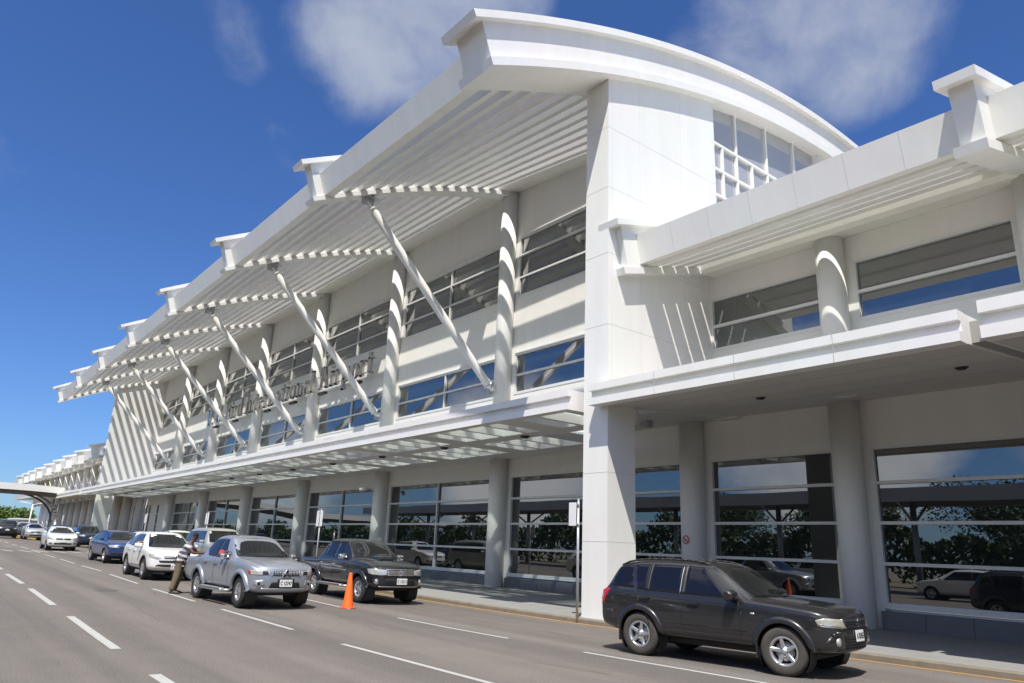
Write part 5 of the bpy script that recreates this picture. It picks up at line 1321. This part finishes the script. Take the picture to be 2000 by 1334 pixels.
# ---- simpler cars farther back: each kind from its own profile
def simple_car(name, label, st, L_, WB, FO, H_, paint, loc, rz, scale, rim='five', belt=None, low=False, rails=False, kind='hatch', tr=.32, group=None, plate=True):
    c = Car(name, label, 'car', st, L_, WB, FO, (tr,.20), paint, loc, rz, scale, 0, tr+.055, (.18,.10), group, lev=2)
    cow = [q for q in st if q[3]-q[2] > .07][0] if False else None
    ui = [i for i in range(len(st)-1) if st[i+1][3]-st[i][3] > .22][0]; a, b = st[ui], st[ui+1]
    zc, zr = a[3], b[3]
    c.front([(-a[5]+.03,zc-.01),(a[5]-.03,zc-.01),(b[5]-.03,zr+.005),(-b[5]+.03,zr+.005)], M['carglass'], 'windscreen', r=.05)
    zs = a[2]+.035; u0 = a[0]+.38; um = (b[0]+st[-4][0])/2-.1; ue = st[-5][0]; top_ = zr-.01
    c.side([(u0,zs),(um-.04,zs+.015),(um-.04,top_),(b[0]+.2,top_-.01)], M['carglass'], 'side_window', r=.03, off=.005)
    c.side([(um+.04,zs+.015),(ue+.1,zs+.04),(ue-.12,top_-.03),(um+.04,top_)], M['carglass'], 'side_window', r=.05, off=.005)
    c.side([(um-.04,zs+.015),(um+.04,zs+.015),(um+.04,top_+.01),(um-.04,top_+.01)], M['blackplastic'], 'door_pillar', off=.003)
    c.seam([(a[0]+.1,.35),(a[0]+.08,zs-.03)]); c.seam([(um,.35),(um,zs-.02)])
    zf = st[1][3]-.05
    c.corner([(.42,-.84,zf),(.36,-.84,zf-.10),(.08,-.55,zf-.14),(.05,-.45,zf-.10),(.14,-.6,zf-.005)], 36, M['lens'], 'headlight', .02, off=.006)
    c.front([(-.40,zf-.15),(.40,zf-.15),(.42,zf-.06),(-.42,zf-.06)], M['dark'], 'grille', .02, off=.006)
    c.front([(-.03,zf-.15),(.03,zf-.15),(.03,zf-.06),(-.03,zf-.06)], paint if kind == 'hatch' else M['chrome'], 'emblem', off=.012)
    c.front([(-.45,zf-.44),(.45,zf-.44),(.50,zf-.34),(-.50,zf-.34)], M['dark'], 'lower_intake', .03, off=.006)
    c.front([(.58,zf-.42),(.76,zf-.40),(.74,zf-.33),(.58,zf-.34)], M['dark'], 'fog_lamp_recess', .02, off=.006, mirror=True)
    if plate: c.plate(zf-.24, None, w_=.33, h=.13)
    c.mirrors(a[0]+.32, zs+.06, paint, (.13,.19,.14)); c.handles([(um-.2,zs-.12),(um+.75,zs-.1)], paint)
    if rails: c.rails(b[0]+.2, st[-5][0]-.1, b[5]-.03, M['blackplastic'], .018, .05)
    c.underside(.2); c.wheels(tr*.62, rim, M['rubber'], M['alloy']); return c
HB = [(0,.36,.68,.74,.54,.44),(.05,.28,.80,.86,.74,.60),(.18,.22,.88,.93,.81,.68),(.5,.21,.95,1.0,.84,.72),(.85,.21,.99,1.05,.845,.73),(.98,.21,1.0,1.08,.845,.72),(1.62,.21,1.01,1.42,.845,.60),(1.8,.21,1.02,1.475,.845,.58),(2.3,.21,1.03,1.50,.845,.57),(2.9,.21,1.05,1.475,.845,.56),(3.3,.22,1.06,1.42,.84,.56),(3.5,.25,1.05,1.25,.82,.62),(3.66,.3,.98,1.04,.80,.64),(3.72,.34,.90,.96,.77,.62),(3.75,.38,.84,.88,.74,.60)]
simple_car('hatchback_car', 'small white hatchback in the far lane near the crossing, left end of the queue', HB, 3.75, 2.39, .76, 1.5, P_['white'], (-61.9, 8.82, G(-61.9,8.8)), R(-2), (1.42,1.09,1.07), tr=.30)
XVs = [(0,.42,.72,.79,.56,.46),(.05,.34,.84,.91,.78,.62),(.2,.30,.92,.97,.86,.72),(.6,.29,.98,1.03,.885,.76),(1.0,.29,1.01,1.075,.89,.77),(1.14,.29,1.02,1.11,.89,.76),(1.85,.29,1.03,1.48,.89,.62),(2.05,.29,1.04,1.54,.89,.59),(2.6,.29,1.05,1.565,.89,.58),(3.3,.29,1.08,1.54,.89,.57),(3.85,.31,1.09,1.46,.88,.57),(4.12,.34,1.08,1.28,.86,.62),(4.34,.38,1.02,1.09,.84,.68),(4.42,.42,.94,1.0,.81,.66),(4.45,.46,.88,.92,.78,.64)]
simple_car('crossover_car', 'blue crossover with black roof rails between the white hatchback and the white sport utility car', XVs, 4.45, 2.635, .92, 1.6, P_['blue'], (-44.2, 9.0, G(-44.2,9)), R(0), (1.30,1.0,1.02), rails=True, kind='suv', tr=.34)
PR_ = [(0,0.48,0.86,0.94,0.6,0.5),(0.05,0.42,1,1.08,0.8,0.66),(0.2,0.36,1.08,1.13,0.88,0.76),(0.6,0.35,1.13,1.18,0.92,0.8),(1.1,0.35,1.16,1.215,0.935,0.81),(1.28,0.35,1.17,1.25,0.935,0.79),(1.85,0.35,1.18,1.72,0.935,0.71),(2.05,0.35,1.19,1.8,0.935,0.69),(2.7,0.35,1.2,1.84,0.935,0.68),(3.5,0.35,1.21,1.83,0.935,0.67),(4.3,0.36,1.21,1.78,0.93,0.67),(4.55,0.38,1.2,1.5,0.92,0.71),(4.68,0.42,1.15,1.24,0.9,0.74),(4.75,0.46,1.05,1.12,0.88,0.72),(4.78,0.5,0.98,1.02,0.85,0.7)]
simple_car('sport_utility_car', 'large dark blue sport utility car with bright headlamps beside the white hatchback', PR_, 4.78, 2.79, .9, 1.88, P_['navy'], (-75.6, 13.0-.15, G(-75.6,12.8)), R(-1), (1.2,1.05,1.02), kind='suv', rails=True, tr=.38)
simple_car('sport_utility_car', 'dark sport utility car half hidden between the white hatchback and the large dark blue car', PR_, 4.78, 2.79, .9, 1.88, P_['navy'], (-88.5, 12.6, G(-88.5,12.6)), R(-1), (1.1,1,.98), kind='suv', tr=.38)
simple_car('hatchback_car', 'white hatchback showing only its roof above the white hatchback near the crossing', HB, 3.75, 2.39, .76, 1.5, P_['palesilver'], (-94.0, 10.9, G(-94,10.9)), R(-1), (1.2,1.1,1.12), tr=.30)
simple_car('hatchback_car', 'white car at the kerb with only its roof showing right of the blue crossover', HB, 3.75, 2.39, .76, 1.5, P_['white'], (-54.0, 12.65, G(-54,12.6)), R(-1), (1.15,1.05,1.08), tr=.30)
simple_car('estate_car', 'white estate car at the kerb showing above the roof of the white sport utility car', CR, 4.57, 2.62, .93, 1.68, P_['white'], (-45.6, 12.45, G(-45.6,12.4)), R(-1), (1.12,1.0,1.09), kind='suv', rails=True, tr=.35)
VN = [(0,.48,.90,.96,.66,.56),(.05,.40,1.04,1.10,.84,.70),(.2,.36,1.10,1.14,.89,.78),(.6,.36,1.14,1.18,.91,.80),(1.0,.36,1.16,1.21,.91,.80),(1.16,.36,1.17,1.25,.91,.78),(1.55,.36,1.18,1.76,.91,.72),(1.72,.36,1.19,1.86,.91,.70),(2.4,.36,1.19,1.90,.91,.70),(3.4,.36,1.20,1.90,.91,.69),(4.5,.37,1.20,1.87,.91,.69),(4.72,.4,1.19,1.6,.905,.72),(4.84,.44,1.12,1.22,.90,.76),(4.9,.48,1.04,1.10,.88,.74),(4.92,.52,.98,1.02,.86,.72)]
simple_car('utility_wagon', 'tall pale blue grey utility wagon with square windows at the kerb behind the silver pickup', VN, 4.92, 2.9, .85, 1.9, P_['beige'], (-38.0, 12.2, G(-38,12.2)), R(-1.5), (1.12,1.0,1.05), kind='suv', tr=.38)
simple_car('sport_utility_car', 'silver sport utility car beside the far traffic island near the left edge', PR_, 4.78, 2.79, .9, 1.88, P_['palesilver'], (-112.5, 12.6-.6, G(-112.5,12)+.06), R(-3), (1,1.05,.98), kind='suv', tr=.38)
simple_car('sport_utility_car', 'black sport utility car cut by the left picture edge beside the far silver one', PR_, 4.78, 2.79, .9, 1.88, P_['black'], (-96.5, 8.7, G(-96.5,8.7)+.06), R(-2), (1,1.05,1.0), kind='suv', tr=.38)
# cars across the road, seen mirrored in the glass
simple_car('sport_utility_car', 'white sport utility car behind the viewer mirrored in the window left of the near pillar', CR, 4.57, 2.62, .93, 1.68, P_['white'], (-16.5, -3.6, 0), R(180), (1,1,1), kind='suv', tr=.35)
simple_car('utility_wagon', 'silver wagon behind the viewer mirrored in the window right of the black pickup', VN, 4.92, 2.9, .85, 1.9, P_['palesilver'], (-24.6, -3.5, G(-24,-3)), R(180), (1,1,1), kind='suv', tr=.38)
simple_car('sport_utility_car', 'black sport utility car behind the viewer mirrored in the right-hand window', PR_, 4.78, 2.79, .9, 1.88, P_['black'], (-4.4, -3.4, 0), R(180), (1,1,1), kind='suv', tr=.38)
# ------------------------------------------------------------------ people
M['skin'] = simple('brown_skin', (.115,.055,.032), .55, var=.1)
M['hair'] = simple('short_dark_hair', (.018,.014,.012), .9)
M['khaki'] = simple('khaki_trousers', (.145,.115,.075), .9, var=.16, scale=9, bump=.4, bscale=24)
M['redcloth'] = simple('red_sleeve', (.60,.03,.025), .85, bump=.3, bscale=40)
M['shoe'] = simple('dark_shoe', (.03,.028,.026), .6)
def striped():
    m, nt, b = newmat('striped_polo_shirt')
    tc = N(nt, 'ShaderNodeTexCoord'); sp = N(nt, 'ShaderNodeSeparateXYZ'); nt.links.new(tc.outputs['Object'], sp.inputs[0])
    def mth(op, *a):
        n = N(nt, 'ShaderNodeMath', operation=op)
        for i, q in enumerate(a):
            if isinstance(q, (int, float)): n.inputs[i].default_value = q
            else: nt.links.new(q, n.inputs[i])
        return n.outputs[0]
    z = mth('ADD', mth('MULTIPLY', sp.outputs['Z'], 1.0), mth('MULTIPLY', sp.outputs['X'], .25))
    f = mth('FRACT', mth('MULTIPLY', z, 6.6)); a = mth('GREATER_THAN', f, .52)
    f2 = mth('FRACT', mth('MULTIPLY', z, 13.2)); a2 = mth('MULTIPLY', mth('GREATER_THAN', f2, .80), .35)
    fac = mth('MAXIMUM', a, a2)
    mx = N(nt, 'ShaderNodeMix', data_type='RGBA'); mx.inputs[6].default_value = (.58,.57,.60,1); mx.inputs[7].default_value = (.13,.12,.145,1)
    nt.links.new(fac, mx.inputs[0]); nt.links.new(mx.outputs[2], b.inputs['Base Color']); b.inputs['Roughness'].default_value = .9
    n = N(nt, 'ShaderNodeTexNoise', i_Scale=11, i_Detail=3); nt.links.new(tc.outputs['Object'], n.inputs['Vector'])
    bp = N(nt, 'ShaderNodeBump', i_Strength=.6, i_Distance=.03); nt.links.new(n.outputs['Fac'], bp.inputs['Height']); nt.links.new(bp.outputs['Normal'], b.inputs['Normal'])
    return m
M['stripe'] = striped()
def skin_mesh(name, verts, edges, radii, mat, parent, root=0, lev=2):
    me = bpy.data.meshes.new(name); me.from_pydata(verts, edges, []); o = link(name, me, mat, None)
    o.modifiers.new('k', 'SKIN'); 
    for i, v in enumerate(me.skin_vertices[0].data):
        r_ = radii[i]; v.radius = (r_, r_) if isinstance(r_, (int, float)) else r_; v.use_root = (i == root)
    o.modifiers.new('s', 'SUBSURF').levels = lev; applied(o)
    for p in o.data.polygons: p.use_smooth = True
    if not o.data.materials: o.data.materials.append(mat)
    o.data.name = name; o.parent = parent; return o
def hand(verts, edges, radii, wrist_i, wrist, fdir, up_, side, curl=.5):
    """palm, four unequal bent fingers and a thumb grown from the wrist vertex"""
    fdir, up_, side = Vector(fdir).normalized(), Vector(up_).normalized(), Vector(side).normalized(); w = Vector(wrist)
    def add(p, r_, prev): verts.append(tuple(p)); radii.append(r_); edges.append((prev, len(verts)-1)); return len(verts)-1
    palm = add(w+fdir*.055, (.034,.018), wrist_i)
    for k, (off, ln) in enumerate(((-.030,.070),(-.010,.080),(.010,.075),(.030,.058))):
        a = add(w+fdir*.095+side*off, .0095, palm); b = add(w+fdir*(.095+ln*.5)+side*off*1.1-up_*.012*curl, .0088, a); add(w+fdir*(.095+ln*.9)+side*off*1.1-up_*.05*curl, .0078, b)
    a = add(w+fdir*.045-side*.045, .0115, palm); add(w+fdir*.085-side*.062-up_*.01, .0095, a)

# man leaning on the load bed of the silver pickup; local x = his facing direction
man = thing('person', 'man in striped polo shirt and khaki trousers leaning with his forearms on the silver pickup', 'person', (-23.80, 6.66, G(-23.8,6.7)), R(62))
V, E_, Rr = [], [], []
def av(p, r_, prev=None):
    V.append(p); Rr.append(r_)
    if prev is not None: E_.append((prev, len(V)-1))
    return len(V)-1
hip = av((0,0,.93),(.135,.115)); wst = av((.04,0,1.06),(.135,.11),hip); ch = av((.13,0,1.27),(.165,.12),wst); nk = av((.20,0,1.43),(.10,.085),ch); n2 = av((.25,0,1.51),.058,nk)
h1 = av((.29,0,1.57),(.072,.082),n2); h2 = av((.315,0,1.64),(.075,.088),h1); h3 = av((.31,0,1.695),(.055,.062),h2)
for sg in (-1,1):
    hp = av((-.01,sg*.095,.86),.105,hip); kn = av((-.02,sg*.125,.48),.068,hp); an = av((-.11,sg*.15,.10),.046,kn); toe0 = av((-.03,sg*.155,.05),.042,an); av((.09,sg*.165,.035),.034,toe0)
    sh = av((.18,sg*.205,1.365),.068,ch); el = av((.36,sg*.28,1.16),.047,sh); wr = av((.60,sg*.16,1.165),.030,el)
    hand(V, E_, Rr, wr, V[wr], (.9,-sg*.45,-.05), (0,0,1), (.45*sg,.9,0), .6)
body = skin_mesh('body', V, E_, Rr, M['skin'], man, 0)
def clothes(name, pts, edges, rad, mat, lev=2): return skin_mesh(name, pts, edges, rad, mat, man, 0, lev)
# shirt and trousers follow the body, a little larger
clothes('shirt', [(.0,0,.95),(.04,0,1.07),(.125,0,1.265),(.19,0,1.395),(.18,-.205,1.36),(.18,.205,1.36),(.28,-.255,1.235),(.28,.255,1.235),(-.005,0,.83)], [(0,1),(1,2),(2,3),(2,4),(2,5),(4,6),(5,7),(0,8)], [(.185,.155),(.185,.15),(.21,.16),(.12,.105),.108,.108,.092,.092,(.195,.165)], M['stripe'])
clothes('trousers', [(0,0,.94),(-.01,-.092,.85),(-.01,.092,.85),(-.02,-.125,.48),(-.02,.125,.48),(-.10,-.15,.16),(-.10,.15,.16),(-.11,-.15,.085),(-.11,.15,.085)], [(0,1),(0,2),(1,3),(2,4),(3,5),(4,6),(5,7),(6,8)], [(.16,.135),.136,.136,.108,.108,.092,.092,.096,.096], M['khaki'])
for sg in (-1,1):
    mb = MB(); rg = []
    for x, w_, h in ((-.165,.032,.05),(-.13,.042,.085),(-.04,.046,.085),(.05,.050,.06),(.12,.040,.045),(.145,.02,.03)): rg.append([(x,sg*.155-w_,.0),(x,sg*.155+w_,.0),(x,sg*.155+w_,h*.6),(x,sg*.155+w_*.6,h),(x,sg*.155-w_*.6,h),(x,sg*.155-w_,h*.6)])
    mb.sweep(rg, smooth=True); mb.build('shoe', M['shoe'], man)
mb = MB(); mb.lathe([(0,.085),(.045,.075),(.075,.045),(.088,.0),(.086,-.03)], 20); hr = mb.build('hair', M['hair'], man); hr.location = (.305,0,1.68); hr.rotation_euler = (0,R(12),0)
def shift_(o): o.location = (HX_, 0, HZ_); return o
HX_, HZ_ = .313-.442, 1.62-1.64
mb = MB(); fx_ = .515
mb.hexa([(fx_-.02,-.012,1.585),(fx_+.022,-.008,1.588),(fx_+.022,.008,1.588),(fx_-.02,.012,1.585),(fx_-.02,-.008,1.64),(fx_+.002,-.004,1.635),(fx_+.002,.004,1.635),(fx_-.02,.008,1.64)]); shift_(mb.build('nose', M['skin'], man, bevel=.004))
for sg in (-1,1):
    mb = MB(); mb.lathe([(0,.009),(.011,.006),(.012,0)], 12, 'x', (fx_-.004,sg*.033,1.642)); shift_(mb.build('eye', M['ink'], man))
    mb = MB(); mb.lathe([(0,.012),(.02,.008),(.028,0),(.02,-.006)], 12, 'y', (.44,sg*.082,1.635)); shift_(mb.build('ear', M['skin'], man))
mb = MB(); mb.box(fx_-.012,fx_+.004,-.024,.024,1.556,1.566); shift_(mb.build('mouth', M['redring'], man, bevel=.003))

# drivers: upper bodies behind the wheel, one arm out of the open window (the camera sees sleeve and head only)
def driver(car, u, sill, label, shirt, sgn=-1, reach=.12):
    t = thing('person', label, 'person', car.root.location.copy(), car.root.rotation_euler.z); t.scale = car.root.scale
    V, E_, Rr = [], [], []; x = car.X(u); y0 = sgn*(car.W-.42)
    def a(p, r_, prev=None):
        V.append(p); Rr.append(r_)
        if prev is not None: E_.append((prev, len(V)-1))
        return len(V)-1
    hip = a((x-.05,y0,.72),(.15,.12)); ch = a((x-.10,y0,1.10),(.17,.12),hip); nk = a((x-.09,y0,1.27),.06,ch); hd = a((x-.06,y0,1.36),(.075,.085),nk); a((x-.05,y0,1.46),(.06,.07),hd)
    yb = car.y_at(x, sill, sgn)
    sh = a((x-.06,y0+sgn*.17,1.19),.065,ch); el = a((x-.02,yb+sgn*reach,sill+.075),.048,sh); wr = a((x+.22,yb+sgn*.04,sill+.13),.034,el)
    hand(V, E_, Rr, wr, V[wr], (1,-sgn*.4,.1), (0,0,1), (.3*sgn,1,0), .5)
    for k in (1,):
        sh2 = a((x-.06,y0-sgn*.17,1.18),.06,ch); el2 = a((x+.12,y0-sgn*.2,1.0),.045,sh2); wr2 = a((x+.36,y0-sgn*.1,1.06),.032,el2); hand(V, E_, Rr, wr2, V[wr2], (1,0,.1), (0,0,1), (0,1,0), .8)
    skin_mesh('body', V, E_, Rr, M['skin'], t, 0)
    skin_mesh('sleeve', [(x-.06,y0+sgn*.15,1.19),(x-.02,yb+sgn*reach,sill+.08),(x+.12,yb+sgn*(reach*.6+.02),sill+.115)], [(0,1),(1,2)], [.10,.095,.085], shirt, t, 0)
    return t
M['gold'] = simple('tan_sleeve', (.36,.17,.06), .85)
driver(cL, 2.10, 1.165, 'driver of the silver pickup resting a red sleeved elbow on the open window', M['redcloth'])
driver(cC, 1.92, 1.10, 'driver of the white sport utility car resting an elbow on the open window', M['gold'], reach=.07)
